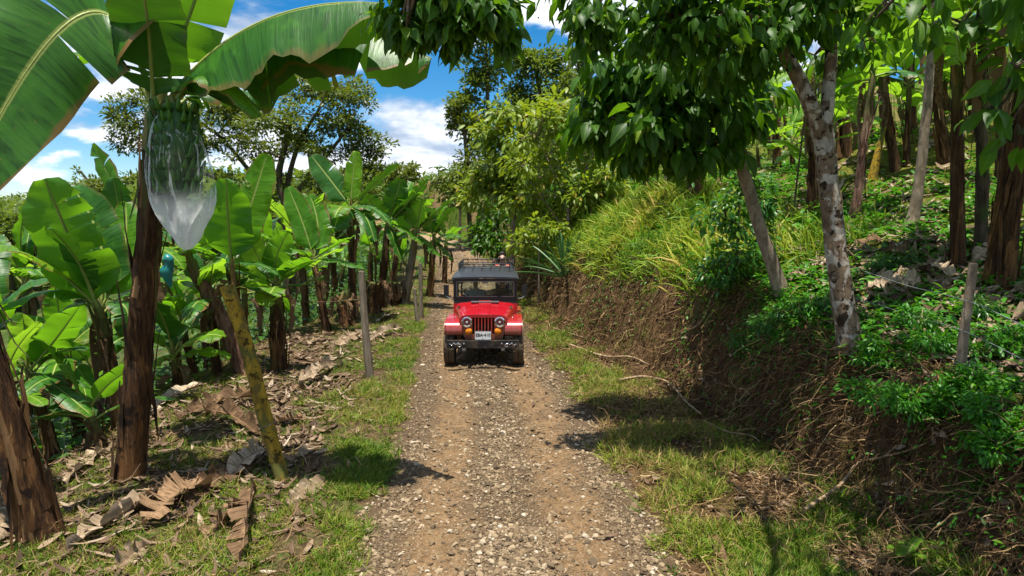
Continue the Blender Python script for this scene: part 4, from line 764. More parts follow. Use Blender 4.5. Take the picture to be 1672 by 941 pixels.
# roadside shrubs beyond the bank
GS = 'tall shrubs on the bank behind the vehicle'
def shrub(label, bpx, Y, trunk_px, CL, nleaf, ls, mat='coffee', leaf=OVALLEAF, seed=0, r=.05, bm='bark_grey', group=GS, name='tall_shrub', cat='shrub', droop=.5, sub=10, sig=.26, tw=.01):
    b = at(bpx, 400, Y); b[2] = hz(b[0], b[1]) - .1
    trs = [([b] + [at(x, y, Y + d) for x, y, d in pts], rr, rr * .5) for pts, rr in trunk_px]
    return tree(name, label, cat, b, trs, [cl(x, y, Y + d, rx, ry, w) for x, y, rx, ry, d, w in CL], leaf, M[mat], M[bm], nleaf, ls, droop, group, sub, sig, seed, twig_r=tw)
shrub('tall open shrub with bare forked branches and yellow green leaves over the spiky plant', 925, 22.5, [([(928, 370, 0), (930, 330, 0), (955, 280, 0), (975, 235, .2)], .065), ([(930, 330, 0), (905, 285, -.1), (890, 250, 0)], .035), ([(930, 335, 0), (965, 295, .3), (990, 270, .4)], .03), ([(922, 380, 0), (890, 330, -.2), (860, 290, -.3)], .03)],
      [(880, 215, 50, 40, 0, 1), (925, 190, 45, 35, .3, 1), (960, 235, 40, 35, .3, .7), (860, 270, 40, 36, -.2, .7), (905, 250, 40, 30, 0, .6), (990, 260, 24, 30, .5, .35), (885, 320, 34, 26, 0, .5), (955, 200, 30, 24, .2, .4), (860, 330, 30, 26, .2, .5), (915, 345, 26, 24, .6, .4), (955, 320, 28, 26, .8, .5)], 270, .32, seed=11, tw=.018)
shrub('broad yellow green shrub with drooping reddish tips above the bend', 835, 25, [([(838, 360, 0), (845, 290, 0), (850, 220, 0)], .08), ([(840, 340, 0), (810, 280, 0), (800, 240, 0)], .06)],
      [(850, 195, 50, 30, 0, 1), (815, 225, 36, 34, -.3, .8), (890, 190, 40, 26, .5, .7), (800, 275, 40, 30, 0, .9), (850, 265, 45, 40, 0, .9), (835, 310, 44, 30, -.3, .8), (780, 310, 30, 26, .4, .6), (905, 300, 36, 34, .6, .6), (870, 345, 30, 26, 0, .5)], 560, .33, seed=12)
shrub('round dark green bush right behind the roof of the vehicle', 812, 31, [([(815, 400, 0), (812, 360, 0)], .12)], [(808, 375, 38, 34, 0, 1.2), (790, 350, 24, 22, 0, .6), (835, 355, 28, 26, 0, .6), (815, 405, 34, 16, -.3, .5)], 420, .30, mat='dkleaf', seed=13, bm='bark_dark')
shrub('pale lime shrub at the foot of the bank beside the vehicle roof', 858, 27, [([(858, 400, 0), (856, 370, 0)], .04)], [(868, 385, 22, 26, 0, .8), (900, 365, 26, 22, 0, .7), (845, 415, 20, 14, 0, .4)], 230, .24, mat='coffee', seed=14)
shrub('mounded bushes of mixed green high on the hill by the crest', 750, 44, [([(752, 330, 0), (755, 300, 0)], .1)], [(748, 292, 34, 24, 0, 1), (775, 285, 30, 26, 0, 1), (790, 305, 26, 22, 0, .7), (738, 318, 26, 20, -1, .7), (722, 305, 14, 14, 0, .3)], 420, .36, mat='olive', seed=15)
shrub('leafy green shrub under the big dark leaves at the edge of the mound', 965, 22, [([(966, 330, 0), (972, 290, 0)], .05)], [(985, 295, 36, 30, 0, 1), (955, 320, 26, 26, 0, .7), (1010, 330, 30, 20, .4, .5)], 460, .26, seed=16)
shrub('small leafy shrub low on the bank between the bush and the spiky plant', 890, 23, [([(890, 410, 0), (892, 380, 0)], .03)], [(885, 400, 18, 22, 0, .6), (905, 415, 18, 18, 0, .5)], 260, .18, mat='bright', seed=17)
shrub('leafy bush on the rise behind the spiky plant, in half shade', 940, 27, [([(940, 380, 0), (942, 330, 0)], .05)], [(930, 300, 44, 34, 0, 1), (965, 330, 36, 30, 0, .9), (905, 340, 34, 30, 0, .8), (990, 300, 36, 26, 0, .7), (945, 370, 40, 20, -.4, .6)], 420, .28, mat='vine', seed=18)
shrub('pale green bush under the first trunks of the mound', 1035, 29, [([(1035, 330, 0), (1036, 300, 0)], .05)], [(1020, 285, 40, 28, 0, 1), (1065, 275, 40, 28, 0, .9), (1040, 310, 40, 18, 0, .6), (1000, 265, 34, 26, 0, .6)], 420, .28, mat='coffee', seed=19)
shrub('olive bush filling the gap below the skyline trees', 880, 38, [([(880, 330, 0), (880, 270, 0)], .06)], [(870, 245, 50, 34, 0, 1), (920, 235, 46, 34, 0, 1), (830, 260, 40, 30, 0, .8), (960, 250, 44, 34, 0, .9), (890, 290, 60, 30, 0, .9)], 420, .36, mat='olive', seed=20)
shrub('low bright bush on the bank beside the vehicle, under the open shrub', 880, 21, [([(880, 420, 0), (882, 390, 0)], .03)], [(880, 375, 30, 22, 0, .9), (850, 395, 20, 18, .3, .5), (910, 385, 24, 20, 0, .6)], 300, .22, mat='coffee', seed=25)
GT = 'tall trees on the skyline behind the shrubs'
def far_tree(label, bpx, Y, tpx, CL, nleaf, ls, mat, seed, r=.17, tw=.03, group=GT, leaf=TINY, sub=12, sig=.24): return shrub(label, bpx, Y, [(tpx, r)], CL, nleaf, ls, mat, leaf, seed, r, 'bark_dark', group, 'background_tree', 'tree', .1, sub, sig, tw)
far_tree('tall open conifer rising beside the gap of blue sky', 800, 48, [(797, 200, 0), (795, 110, 0), (790, -10, 0)], [(775, 40, 22, 28, 0, .6), (800, 60, 40, 24, 0, .8), (785, 105, 32, 26, 0, .8), (775, 140, 30, 20, 0, .6), (815, 110, 36, 26, .5, .7), (760, 165, 30, 16, 0, .5), (800, 185, 40, 30, 0, .9), (775, 225, 26, 26, 0, .6), (795, 10, 26, 26, 0, .5), (745, 185, 16, 20, 0, .25)], 650, .40, 'pine', 21)
far_tree('rounded feathery tree between the tall conifer and the dark overhanging leaves', 885, 52, [(886, 200, 0), (880, 140, 0), (870, 100, 0)], [(860, 95, 36, 18, 0, .8), (890, 110, 34, 26, 0, .9), (905, 140, 26, 30, 0, .7), (860, 140, 30, 26, 0, .5), (845, 165, 30, 24, 0, .6), (890, 185, 40, 26, 0, .9)], 1200, .42, 'pine', 22)
far_tree('hazy tree mostly hidden behind the dark overhanging leaves', 950, 55, [(948, 180, 0), (945, 110, 0)], [(950, 90, 26, 26, 0, .7), (940, 140, 24, 30, 0, .7), (960, 180, 30, 30, 0, .7), (935, 190, 26, 26, 0, .5)], 1200, .42, 'pine', 23)
far_tree('short twiggy tree leaning into the sky gap beside the conifer', 768, 46, [(760, 230, 0), (750, 190, 0)], [(742, 170, 18, 16, 0, .5), (760, 205, 24, 20, 0, .7), (745, 195, 14, 10, 0, .3), (770, 255, 24, 24, 0, .6)], 800, .32, 'olive', 24)
# the wide spreading tree behind the banana row
BT = [(200, 190, 26, 30, -2, .6), (225, 225, 34, 30, 0, .7), (250, 175, 40, 22, 0, .5), (290, 190, 44, 26, 1, .9), (345, 180, 50, 26, 0, 1.1), (400, 185, 50, 26, 2, 1.1), (440, 205, 46, 24, -2, 1), (360, 225, 60, 20, 0, .9), (430, 250, 56, 18, 0, .7), (500, 150, 44, 22, 1, .9), (545, 145, 44, 20, 0, .9), (585, 160, 26, 24, 0, .6), (520, 190, 56, 22, -1, 1),
      (570, 215, 44, 18, 0, .8), (480, 225, 44, 18, 2, .7), (540, 250, 50, 16, 0, .7), (605, 240, 34, 16, 0, .6), (625, 280, 34, 18, 1, .7), (655, 290, 26, 20, 0, .6), (585, 285, 40, 18, 0, .7), (640, 325, 40, 22, 0, .6), (530, 300, 40, 16, 0, .5), (310, 245, 44, 18, 0, .5), (375, 290, 36, 20, 0, .4), (300, 300, 36, 24, 0, .5), (450, 300, 36, 18, 0, .4), (670, 270, 14, 10, 0, .2)]
def big():
    Yb = 44; b = at(470, 520, Yb); b[2] = hz(b[0], b[1]) - .3
    tr = [([b, at(474, 430, Yb), at(470, 350, Yb), at(455, 290, Yb), at(470, 220, Yb)], .42, .16)]
    for pts in (((440, 320), (400, 270), (350, 215), (300, 195)), ((475, 330), (520, 270), (560, 220), (580, 180)), ((470, 300), (490, 230), (520, 180), (530, 150)), ((480, 350), (540, 310), (600, 290), (650, 295)), ((430, 350), (370, 300), (300, 270), (235, 225))):
        tr.append(([at(468, 372, Yb)] + [at(x, y, Yb + random.uniform(-1.5, 1.5)) for x, y in pts], .22, .05))
    tree('spreading_tree', 'wide spreading tree with layered olive foliage and dark limbs behind the banana row', 'tree', b, tr, [cl(x, y, Yb + d, rx, ry, w, 2.0) for x, y, rx, ry, d, w in BT], TINY, M['olive'], M['bark_dark'], 1350, .30, .1, None, 16, .19, 31, twig_r=.03)
big()
far_tree('small yellow green tree with a bare sprig showing left of the tall banana trunk', 160, 30, [(158, 360, 0), (150, 310, 0), (132, 280, 0)], [(155, 305, 26, 18, 0, 1), (185, 320, 26, 18, 0, .8), (165, 345, 34, 20, 0, .8), (200, 350, 26, 26, 0, .7), (128, 282, 6, 12, 0, .08), (215, 300, 20, 14, 0, .4)], 420, .22, 'olive', 32, r=.1, group=None, tw=.012)
GL = 'forest trees along the far left skyline'
for i, (px, py, Yt, lab) in enumerate([(15, 365, 70, 'dark forest tree at the left edge of the skyline'), (52, 358, 75, 'dark forest tree with a thin top beside the huge upright leaf'), (95, 372, 68, 'forest tree partly covered by the huge upright leaf'), (330, 370, 55, 'forest tree low behind the young banana leaves'), (410, 350, 60, 'forest tree glimpsed under the spreading crown'), (560, 340, 62, 'forest tree under the right half of the spreading crown'), (660, 335, 58, 'forest tree at the right end behind the banana row'), (480, 345, 66, 'forest tree behind the trunk of the spreading tree'), (250, 355, 58, 'forest tree behind the bagged banana trunk')]):
    far_tree(lab, px, Yt, [(px, py + 30, 0), (px + 2, py, 0)], [(px, py, 22, 14, 0, 1), (px - 16, py + 18, 20, 14, 0, .8), (px + 18, py + 16, 20, 14, 0, .8), (px, py + 34, 32, 18, 0, 1)], 700, .5, 'pine', 60 + i, r=.25, group=GL, tw=.03, sub=10)
b = at(716, 290, 64); b[2] = hz(b[0], b[1])
pr = empty('palm', b, 'tiny palm like plant standing alone on the crest against the sky', 'palm'); mb = MB(); tube(mb, np.array([[0, 0, -.1], [0, 0, 1.0]]), [.08, .06], 6); mb.build('trunk', M['bark_dark'], pr)
for i in range(7):
    a = i * .9; h = np.array([math.cos(a), math.sin(a), 0]); mb = MB(); banana_leaf(mb, np.array([0, 0, 1.0]), np.array([0, 0, 1.5]) + h * .5, h * 1.1 + np.array([0, 0, 1.1]), .35, 0, .2, .5, 1, 70 + i); mb.build('frond', M['banana_dark'], pr)
# bright leafy shrubs on the near right bank
GB = 'leafy shrubs on the near bank'
for i, (px, py, rx, ry, n, lab) in enumerate([(1500, 560, 60, 34, 1000, 'bright leafy shrub spilling over the bank under the pale dead leaf'), (1600, 620, 70, 40, 1100, 'bright leafy shrub at the foot of the wire fence post'), (1510, 660, 64, 46, 1000, 'leafy shrub hanging low over the dark earth'), (1640, 690, 54, 46, 900, 'leafy shrub at the right picture edge low on the bank'), (1440, 590, 36, 30, 500, 'small leafy shrub just right of the mottled tree foot'), (1655, 560, 36, 30, 450, 'small leafy shrub by the wires at the right picture edge')]):
    g = gnd(px, py + 14); Yq = g[1]; s = Yq / FPX
    q = np.random.default_rng(90 + i); CL = [(at(px + q.normal(0, rx * .55), py + q.normal(0, ry * .55), Yq - .1 + q.normal(0, .12)), (rx * .42 * s, rx * .42 * s, ry * .42 * s), .35) for k in range(8)]
    tree('leafy_shrub', lab, 'shrub', g - np.array([0, 0, .05]), [([g - np.array([0, 0, .05]), g + np.array([-.05, -.05, .2])], .012, .006)], CL, OVALLEAF, M['bright'], M['bark_dark'], n, .062, .25, GB, 7, .4, 200 + i, twig_r=.004)
for i, (px, py, rx, ry, n, lab) in enumerate([(1270, 520, 46, 22, 420, 'trailing ferny weed under the foot of the leaning grey trunk'), (1215, 560, 30, 22, 260, 'small ferny weed hanging on the bank below the climbing bush'), (1330, 500, 34, 18, 300, 'low weed clump between the two tree feet'), (1460, 430, 50, 16, 380, 'low green weed clump behind the pale dead leaf'), (1620, 500, 36, 16, 300, 'low green weed clump by the ragged banana cluster')]):
    g = gnd(px, py + 8); Yq = g[1]; s = Yq / FPX; q = np.random.default_rng(120 + i)
    CL = [(at(px + q.normal(0, rx * .5), py + q.normal(0, ry * .5), Yq - .08), (rx * .4 * s, rx * .4 * s, ry * .5 * s), .35) for k in range(7)]
    tree('weed_clump', lab, 'weed', g - np.array([0, 0, .05]), [([g - np.array([0, 0, .05]), g + np.array([0, -.05, .15])], .008, .004)], CL, NARROW, M['vine'], M['bark_dark'], n, .09, .5, 'weed clumps on the bank', 6, .4, 300 + i, twig_r=.003)
# spiky agave by the vehicle
b = gnd(922, 455); b[1] -= .35; b[2] = hz(b[0], b[1]) + .12; q = np.random.default_rng(44); ag = empty('agave', b, 'spiky agave like plant with sword leaves growing from the bank', 'agave')
for i in range(26):
    a = i * 2.4; e = math.radians(86 - 70 * (i / 26)); l = 1.5 * q.uniform(.8, 1.1) * (1 if i > 6 else .95); h = np.array([math.cos(a) * math.cos(e) - .25 * (i > 12), math.sin(a) * math.cos(e) - .15, math.sin(e)])
    mb = MB(); banana_leaf(mb, h * .03, h * l * .6, h * l + np.array([0, 0, -.32 * math.cos(e)]), .095, 0, .7, .1, 0, 400 + i, petiole=-.2, tint=q.random(), wave=0); mb.build('leaf', M['agave'], ag)
# ---------------------------------------------------------------- poles, posts, dead stems
def pole(name, label, cat, pts, r0, r1, mat, sides=12, rough=.04, rings=None, group=None, seed=0):
    pts = [np.asarray(p, float) for p in pts]; b = pts[0].copy(); P = spline([p - b for p in pts], 22); P[0] += np.array([0, 0, -.08]); rr = np.linspace(r0, r1, 22)
    if rings: rr = rr * (1 + .07 * (np.arange(22) % rings == 0))
    mb = MB(); tube(mb, P, rr, sides, rough, seed=seed); o = mb.build(name, M[mat]); o.location = b; return tag(o, label, cat, group)
b = gnd(462, 786); yp = pole('leaning_pole', 'yellow mottled wooden pole leaning in the litter, cut off at the top', 'pole', [b, at(435, 690, b[1] + .15), at(404, 570, b[1] + .35), at(371, 468, b[1] + .5)], .08, .085, 'bamboo', 16, .03, 6)
mb = MB(); a_ = np.linspace(0, 2 * PI, 40); pc = at(437, 693, b[1] + .14) - b; ring = np.stack([.09 * np.cos(a_), .09 * np.sin(a_), .03 * np.cos(a_)], -1) + pc; tube(mb, ring, .006, 5, cap=False); mb.build('wire_tie', M['post'], yp)
b = gnd(398, 612); pole('dead_stem', 'dead reddish banana stem leaning behind the yellow pole, ragged at the top', 'dead stem', [b, at(362, 520, b[1] - .1), at(325, 455, b[1] - .25), at(302, 412, b[1] - .4)], .16, .10, 'stem_red', 12, .10)
b = gnd(604, 616); pole('fence_post', 'weathered wooden post standing alone in the roadside grass', 'fence post', [b, at(596, 530, b[1]), at(590, 443, b[1])], .078, .062, 'post', 10, .05, group='wooden fence posts along the banana row')
b = gnd(688, 520); pole('fence_post', 'grey post nearest the vehicle at the end of the banana row', 'fence post', [b, at(687, 475, b[1]), at(686, 430, b[1])], .07, .055, 'post', 9, .05, group='wooden fence posts along the banana row')
b = gnd(682, 528); pole('fence_post', 'short pale post leaning beside the grey one near the vehicle', 'fence post', [b, at(679, 500, b[1]), at(677, 472, b[1])], .06, .05, 'post', 9, .05, group='wooden fence posts along the banana row')
b = gnd(728, 462); pole('fence_post', 'thin far post by the bend of the road', 'fence post', [b, at(728, 440, b[1]), at(728, 420, b[1])], .06, .05, 'post', 8, .05, group='wooden fence posts along the banana row')
w0, w1 = at(480, 492, 13), at(592, 489, gnd(604, 616)[1]); mb = MB(); tube(mb, spline([w0 - w0, .5 * (w1 - w0) + np.array([0, 0, -.03]), w1 - w0], 12), .008, 5); o = mb.build('fence_wire', M['stem_red']); o.location = w0; tag(o, 'rusty wire stretched to the lone weathered post', 'wire')
def stump(px, py, h, r, label, seed):
    b = gnd(px, py); rt = empty('banana_stump', b, label, 'stump', 'cut banana stumps'); q = np.random.default_rng(seed); stem_mesh([(0, 0, -.1), (q.normal(0, .08), 0, h * .6), (q.normal(0, .12), q.normal(0, .05), h)], r, r * .85, seed, 1.2).build('stem', M['stem'], rt)
    for i in range(4):
        a = q.uniform(0, 6.28); hh = np.array([math.cos(a), math.sin(a), 0]); mb = MB(); banana_leaf(mb, np.array([0, 0, h * .95]) + hh * r * .5, np.array([0, 0, h + .1]) + hh * (r + .2), np.array([0, 0, h * .3]) + hh * (r + .18), .3, q.normal(0, .4), .8, -.5, 3, seed * 9 + i, tint=q.random(), wave=2); mb.build('dry_leaf', M['dry_leaf'], rt)
stump(566, 532, .75, .19, 'cut banana stump wrapped in folded brown leaves beside the thin plant', 51)
stump(612, 512, .9, .2, 'cut banana stump with curled dry sheaths behind the lone post', 52)
stump(645, 500, .7, .17, 'leaning cut banana stump between two trunks of the row', 53)
stump(1360, 262, .9, .25, 'dark rotting banana stump behind the mottled tree', 54)
# dry sheath bundle leaning low at left
b = at(200, 690, 10.6); b[2] = hz(b[0], b[1]); pole('dead_stem', 'dead striped sheath leaning in shade left of the tallest trunk', 'dead stem', [b, at(140, 640, 10.5), at(90, 600, 10.3)], .13, .08, 'stem_red', 10, .12, seed=4)
# wire fence at the right
b = gnd(1569, 606); Yf = b[1]; wf = empty('wire_fence', b, 'wire fence of one knotty post and three thin strands by the mottled tree', 'fence')
mb = MB(); tube(mb, spline([np.array([0, 0, -.1]), at(1574, 545, Yf) - b, at(1582, 490, Yf) - b, at(1590, 430, Yf) - b], 16), np.linspace(.05, .04, 16), 10, .09, seed=6); mb.build('post', M['bark_grey'], wf)
M['wire'] = flat_mat('galvanised_wire', (.30, .36, .38), .5, .5, metallic=0) if False else flat_mat('galvanised_wire', (.15, .18, .18), .5, .5)
for pts in (((1385, 434), (1480, 466), (1581, 492), (1680, 536)), ((1392, 486), (1480, 512), (1574, 541), (1680, 592)), ((1394, 520), (1470, 550), (1570, 592), (1680, 640))):
    mb = MB(); Yw = [8.9, 8.2, Yf - .08, Yf - .6]; tube(mb, spline([at(x, y, yy) - b for (x, y), yy in zip(pts, Yw)], 20), .0042, 5, .1); mb.build('wire', M['wire'], wf)
# ---------------------------------------------------------------- fallen dry banana leaves
def fallen(label, a, c, width, mat='dry_leaf', lift=.12, tears=5, roll=.2, seed=0, droop=.4, group='fallen dry banana leaves', wave=2.2, fold=.45, frag=.38, up=0):
    p0, p2 = gnd(*a), gnd(*c); mid = .5 * (p0 + p2); mid[2] = hz(mid[0], mid[1]) + lift * 2; b = p0.copy(); p0 = p0 + [0, 0, .05 + up]; p2 = p2 + [0, 0, .04 + up]; mid[2] += up
    mb = MB(); banana_leaf(mb, p0 - b, mid - b, p2 - b, width, roll, fold, droop, tears, seed, tint=random.random(), petiole=.06, wave=wave, K=6, frag=frag, gap=1.5); o = mb.build('fallen_banana_leaf', M[mat]); o.location = b; return tag(o, label, 'dry leaf', group)
fl = [((300, 800), (110, 905), .40, 'pale_dry', 'long pale dry leaf lying toward the corner trunk'), ((320, 800), (190, 850), .32, 'dry_leaf', 'torn brown dry leaf beside the long pale one'), ((345, 800), (235, 865), .5, 'dry_leaf', 'fan of tan torn strips below the tallest trunk'), ((420, 755), (300, 830), .42, 'dry_leaf', 'brown folded dry leaf between the trunk and the yellow pole'), ((440, 745), (375, 790), .4, 'pale_dry', 'grey crumpled leaf with a ragged edge left of the yellow pole'),
      ((415, 800), (395, 925), .45, 'dry_leaf', 'dark curled leaf with a burnt edge at the bottom of the picture'), ((395, 830), (340, 890), .36, 'dry_leaf', 'small brown curled leaf among the grass tufts'), ((535, 795), (470, 830), .28, 'pale_dry', 'tan curled leaf lying by the foot of the yellow pole'), ((512, 735), (488, 752), .2, 'pale_dry', 'small pale leaf scrap in the verge grass'), ((430, 650), (290, 690), .5, 'dry_leaf', 'wide brown leaf torn in strips under the yellow pole'), ((330, 680), (420, 715), .45, 'dry_leaf', 'dark purple brown leaf lying across the terrace'),
      ((480, 640), (560, 600), .35, 'pale_dry', 'pale leaf lying behind the lone post'), ((185, 735), (105, 795), .4, 'pale_dry', 'pale broad leaf draped over the terrace edge'), ((340, 630), (230, 690), .35, 'pale_dry', 'long pale leaf along the terrace edge by the dead stem'), ((560, 585), (500, 620), .35, 'pale_dry', 'pale scrap of leaf near the stout plant'), ((60, 830), (-20, 900), .4, 'pale_dry', 'pale leaf at the bottom corner below the leaning trunk'), ((240, 905), (190, 941), .3, 'pale_dry', 'bleached leaf scrap at the bottom picture edge'), ((660, 540), (600, 560), .35, 'pale_dry', 'pale leaf on the verge right of the lone post'), ((500, 690), (440, 700), .3, 'dry_leaf', 'brown scrap of leaf right of the yellow pole'),
      ((600, 545), (540, 570), .4, 'pale_dry', 'pale leaf under the thin banana plant'), ((655, 515), (615, 528), .35, 'pale_dry', 'pale leaf at the foot of the row'),
      ((1408, 500), (1505, 492), .5, 'pale_dry', 'large bleached white leaf with a yellow end beside the mottled tree'), ((1555, 465), (1510, 440), .3, 'pale_dry', 'pale leaf at the foot of the dark upright trunk'), ((1500, 430), (1440, 415), .3, 'dry_leaf', 'brown leaf lying in the weeds of the upper slope'), ((1640, 420), (1590, 435), .35, 'pale_dry', 'pale leaf behind the ragged cluster'), ((1310, 420), (1280, 430), .26, 'pale_dry', 'pale curled leaf between the two tree feet'), ((1440, 400), (1400, 412), .3, 'dry_leaf', 'brown leaf right of the mottled trunk'), ((1160, 880), (1185, 930), .16, 'dry_leaf', 'dark purple dry leaf in the verge grass at the bottom')]
for i, (a, c, w, m, lab) in enumerate(fl):
    fallen(lab, a, c, w * .8, m, seed=600 + i, roll=random.uniform(-.7, .7), up=.16 if 'bleached white' in lab else 0, wave=random.uniform(2, 4), fold=random.uniform(.1, .8), droop=random.uniform(-.5, .9), tears=10 if w > .25 else 1, lift=random.uniform(.04, .14) if w > .2 else .03)
def debris(label, pts, r, mat='stick', name='fallen_branch', cat='branch', fork=None, lift=.03):
    P = [gnd(*p) + np.array([0, 0, lift + r]) for p in pts]; b = P[0].copy(); mb = MB(); tube(mb, spline([p - b for p in P], 5 * len(P)), np.linspace(r * .9, r * .45, 5 * len(P)), 7, .08)
    if fork:
        i, fp = fork; Q = [P[i]] + [gnd(*p) + np.array([0, 0, lift + r]) for p in fp]; tube(mb, spline([p - b for p in Q], 4 * len(Q)), np.linspace(r * .6, r * .25, 4 * len(Q)), 6, .08)
    o = mb.build(name, M[mat]); o.location = b; return tag(o, label, cat, 'fallen branches at the foot of the bank')
debris('long forked fallen branch on the dark bank near the bottom', [(1312, 858), (1370, 815), (1400, 790), (1440, 770), (1462, 766)], .022, fork=(3, [(1480, 770), (1510, 762)]), lift=.12)
debris('pale crooked branch running along the foot of the bank', [(932, 572), (985, 590), (1030, 592), (1062, 606)], .032, lift=.07)
debris('pale fallen branch in the middle of the verge beside the long grass', [(1010, 632), (1050, 626), (1090, 638), (1120, 670), (1145, 690)], .03, lift=.09)
debris('thin bent branch lying lower along the verge', [(1150, 700), (1185, 718), (1225, 726), (1240, 736)], .018, lift=.09)
debris('grey stick standing against the bank under the climbing bush', [(1112, 556), (1145, 535), (1162, 500), (1176, 474)], .026, lift=.05)
debris('curved root hanging below the foot of the mottled tree', [(1350, 590), (1342, 640), (1310, 680), (1285, 700)], .018)
debris('short pale branch near the wheel on the verge', [(905, 540), (930, 548), (955, 556)], .025)
# small plants low on the bank
def sprout(px, py, n, l, w, label, mat, seed, name='seedling'):
    b = gnd(px, py); r = empty(name, b, label, name); q = np.random.default_rng(seed); mb = MB(); tube(mb, np.array([[0, 0, -.02], [0, 0, l * .5]]), [.006, .004], 5); mb.build('stem', M['stem_green'], r)
    for i in range(n):
        a = i * 2.4 + .4; h = np.array([math.cos(a), math.sin(a), 0]); mb = MB(); z = l * (.45 if i else .5); banana_leaf(mb, np.array([0, 0, z]), np.array([0, 0, z + l * (.5 if i else .8)]) + h * l * .5, h * l * .95 + np.array([0, 0, z + l * (.3 if i else .7)]), w, 0, .2, .4, 0, seed + i, petiole=.02, tint=.9); mb.build('leaf', M['banana_lime'], r)
sprout(1480, 925, 5, .17, .09, 'bright lime seedling with upright leaves at the bottom of the bank', 'bright', 71)
sprout(1312, 748, 3, .10, .06, 'tiny green sprout on the dark earth of the bank', 'bright', 72)
b = gnd(1510, 868); fr = empty('fern', b, 'small lime green fern on the dark earth near the seedling', 'fern')
for i in range(7):
    a = i * .9; h = np.array([math.cos(a), math.sin(a), .35]); mb = MB(); q = np.random.default_rng(i)
    k = 9; tt = np.linspace(.1, 1, k); P = np.concatenate([h * .17 * tt[:, None] - np.array([0, 0, .06]) * (tt ** 2)[:, None]] * 2); sd = np.array([-math.sin(a), math.cos(a), 0]); D = np.concatenate([np.tile(sd + h * .5, (k, 1)), np.tile(-sd + h * .5, (k, 1))])
    inst(mb, *TINY[:2], frames(D, np.tile([0, 0, 1.], (2 * k, 1))), P, np.concatenate([.055 * (1.1 - tt)] * 2), np.full(2 * k, .9), 0, TINY[2]); mb.build('frond', M['bright'], fr)
# teal plastic scraps behind the tall trunk
mb = MB(); q = np.random.default_rng(2); c0 = at(272, 440, 9.6); P = spline([(0, 0, .22), (.04, 0, .1), (0, 0, -.05), (.05, 0, -.26)], 14); tube(mb, P, np.array([.02, .05, .07, .08, .07, .06, .07, .08, .09, .08, .07, .05, .03, .01]), 16, .12, seed=2); o = mb.build('teal_bag', flat_mat('teal_plastic', (.01, .16, .15), .35, .5)); o.location = c0; tag(o, 'teal plastic bag hanging behind the tallest trunk', 'plastic bag')
# low tin shelter on the upper slope
b = at(992, 322, 32); b[2] = hz(b[0], b[1]); sh = empty('tin_shelter', b, 'low tin roofed shelter half hidden behind the mound', 'shelter'); mb = MB(); hh = at(992, 322, 32)[2] - b[2]
hh = max(hh, .8); xs = np.linspace(-.6, .6, 25); zt = hh + .02 * np.cos(np.arange(25) * PI); V_ = np.concatenate([np.stack([xs, np.full(25, y_), zt + dz + y_ * .1], -1) for y_ in (-.7, .7) for dz in (0, .03)]); i = np.arange(24)
mb.add(V_, np.concatenate([np.stack([i + o_, i + 1 + o_, i + 51 + o_ - 1, i + 50 + o_], -1) for o_ in (0, 25)] + [np.stack([i, i + 1, i + 26, i + 25], -1), np.stack([i + 50, i + 51, i + 76, i + 75], -1)])); mb.build('roof', flat_mat('tin', (.42, .45, .46), .5, .5), sh)
for x_, y_ in ((-.5, -.6), (.5, -.6), (-.5, .6), (.5, .6)):
    mb = MB(); tube(mb, np.array([[x_, y_, -.3], [x_, y_, hh + y_ * .1]]), .04, 6); mb.build('post', M['post'], sh)
# bird against the clouds
b = at(879, 29, 30); mb = MB(); tube(mb, np.array([[0, -.1, 0], [0, -.05, .0], [0, .02, .0], [0, .08, 0], [0, .13, 0]]), [.005, .03, .035, .025, .006], 8)
for s in (-1, 1): mb.add(np.array([(0, .03, .02), (s * .1, .04, .06), (s * .2, -.02, .03), (s * .1, -.05, .04), (0, -.05, .015)]), [np.array([(0, 1, 3, 4)]), np.array([(1, 2, 3)])])
o = mb.build('bird', flat_mat('black_feather', (.015, .015, .017), .7, .2)); o.location = b; tag(o, 'small black bird flying against the pale cloud', 'bird')
# ================================================================== THE VEHICLE
def bm_obj(name, bm, mat, parent, smooth=False, bev=0, seg=2):
    if bev: bmesh.ops.bevel(bm, geom=[e for e in bm.edges if e.is_manifold and e.calc_face_angle(0) > .5], offset=bev, segments=seg, affect='EDGES', profile=.5, clamp_overlap=True)
    bmesh.ops.recalc_face_normals(bm, faces=bm.faces); me = bpy.data.meshes.new(name); bm.to_mesh(me); bm.free(); me.materials.append(mat)
    me.polygons.foreach_set('use_smooth', [smooth] * len(me.polygons)); 
    if smooth: me.set_sharp_from_angle(angle=math.radians(38))
    o = bpy.data.objects.new(name, me); COL.objects.link(o); o.parent = parent; return o
def bx(bm, x0, x1, y0, y1, z0, z1):
    v = [bm.verts.new((x, y, z)) for z in (z0, z1) for y in (y0, y1) for x in (x0, x1)]
    for f in ((0, 1, 3, 2), (4, 6, 7, 5), (0, 4, 5, 1), (2, 3, 7, 6), (0, 2, 6, 4), (1, 5, 7, 3)): bm.faces.new([v[i] for i in f])
def prism(bm, pts, a, b, ax):   # outline extruded along axis ax: 'x' -> pts are (y,z); 'y' -> pts are (x,z)
    f = (lambda p, q: (q, p[0], p[1])) if ax == 'x' else (lambda p, q: (p[0], q, p[1]))
    A = [bm.verts.new(f(p, a)) for p in pts]; B = [bm.verts.new(f(p, b)) for p in pts]; n = len(pts)
    bm.faces.new(A); bm.faces.new(B[::-1])
    for i in range(n): bm.faces.new((A[i], A[(i + 1) % n], B[(i + 1) % n], B[i]))
def loft(bm, secs, cap=True):
    rows = [[bm.verts.new(p) for p in s] for s in secs]
    for a, b in zip(rows[:-1], rows[1:]):
        for i in range(len(a) - 1): bm.faces.new((a[i], a[i + 1], b[i + 1], b[i]))
    return rows
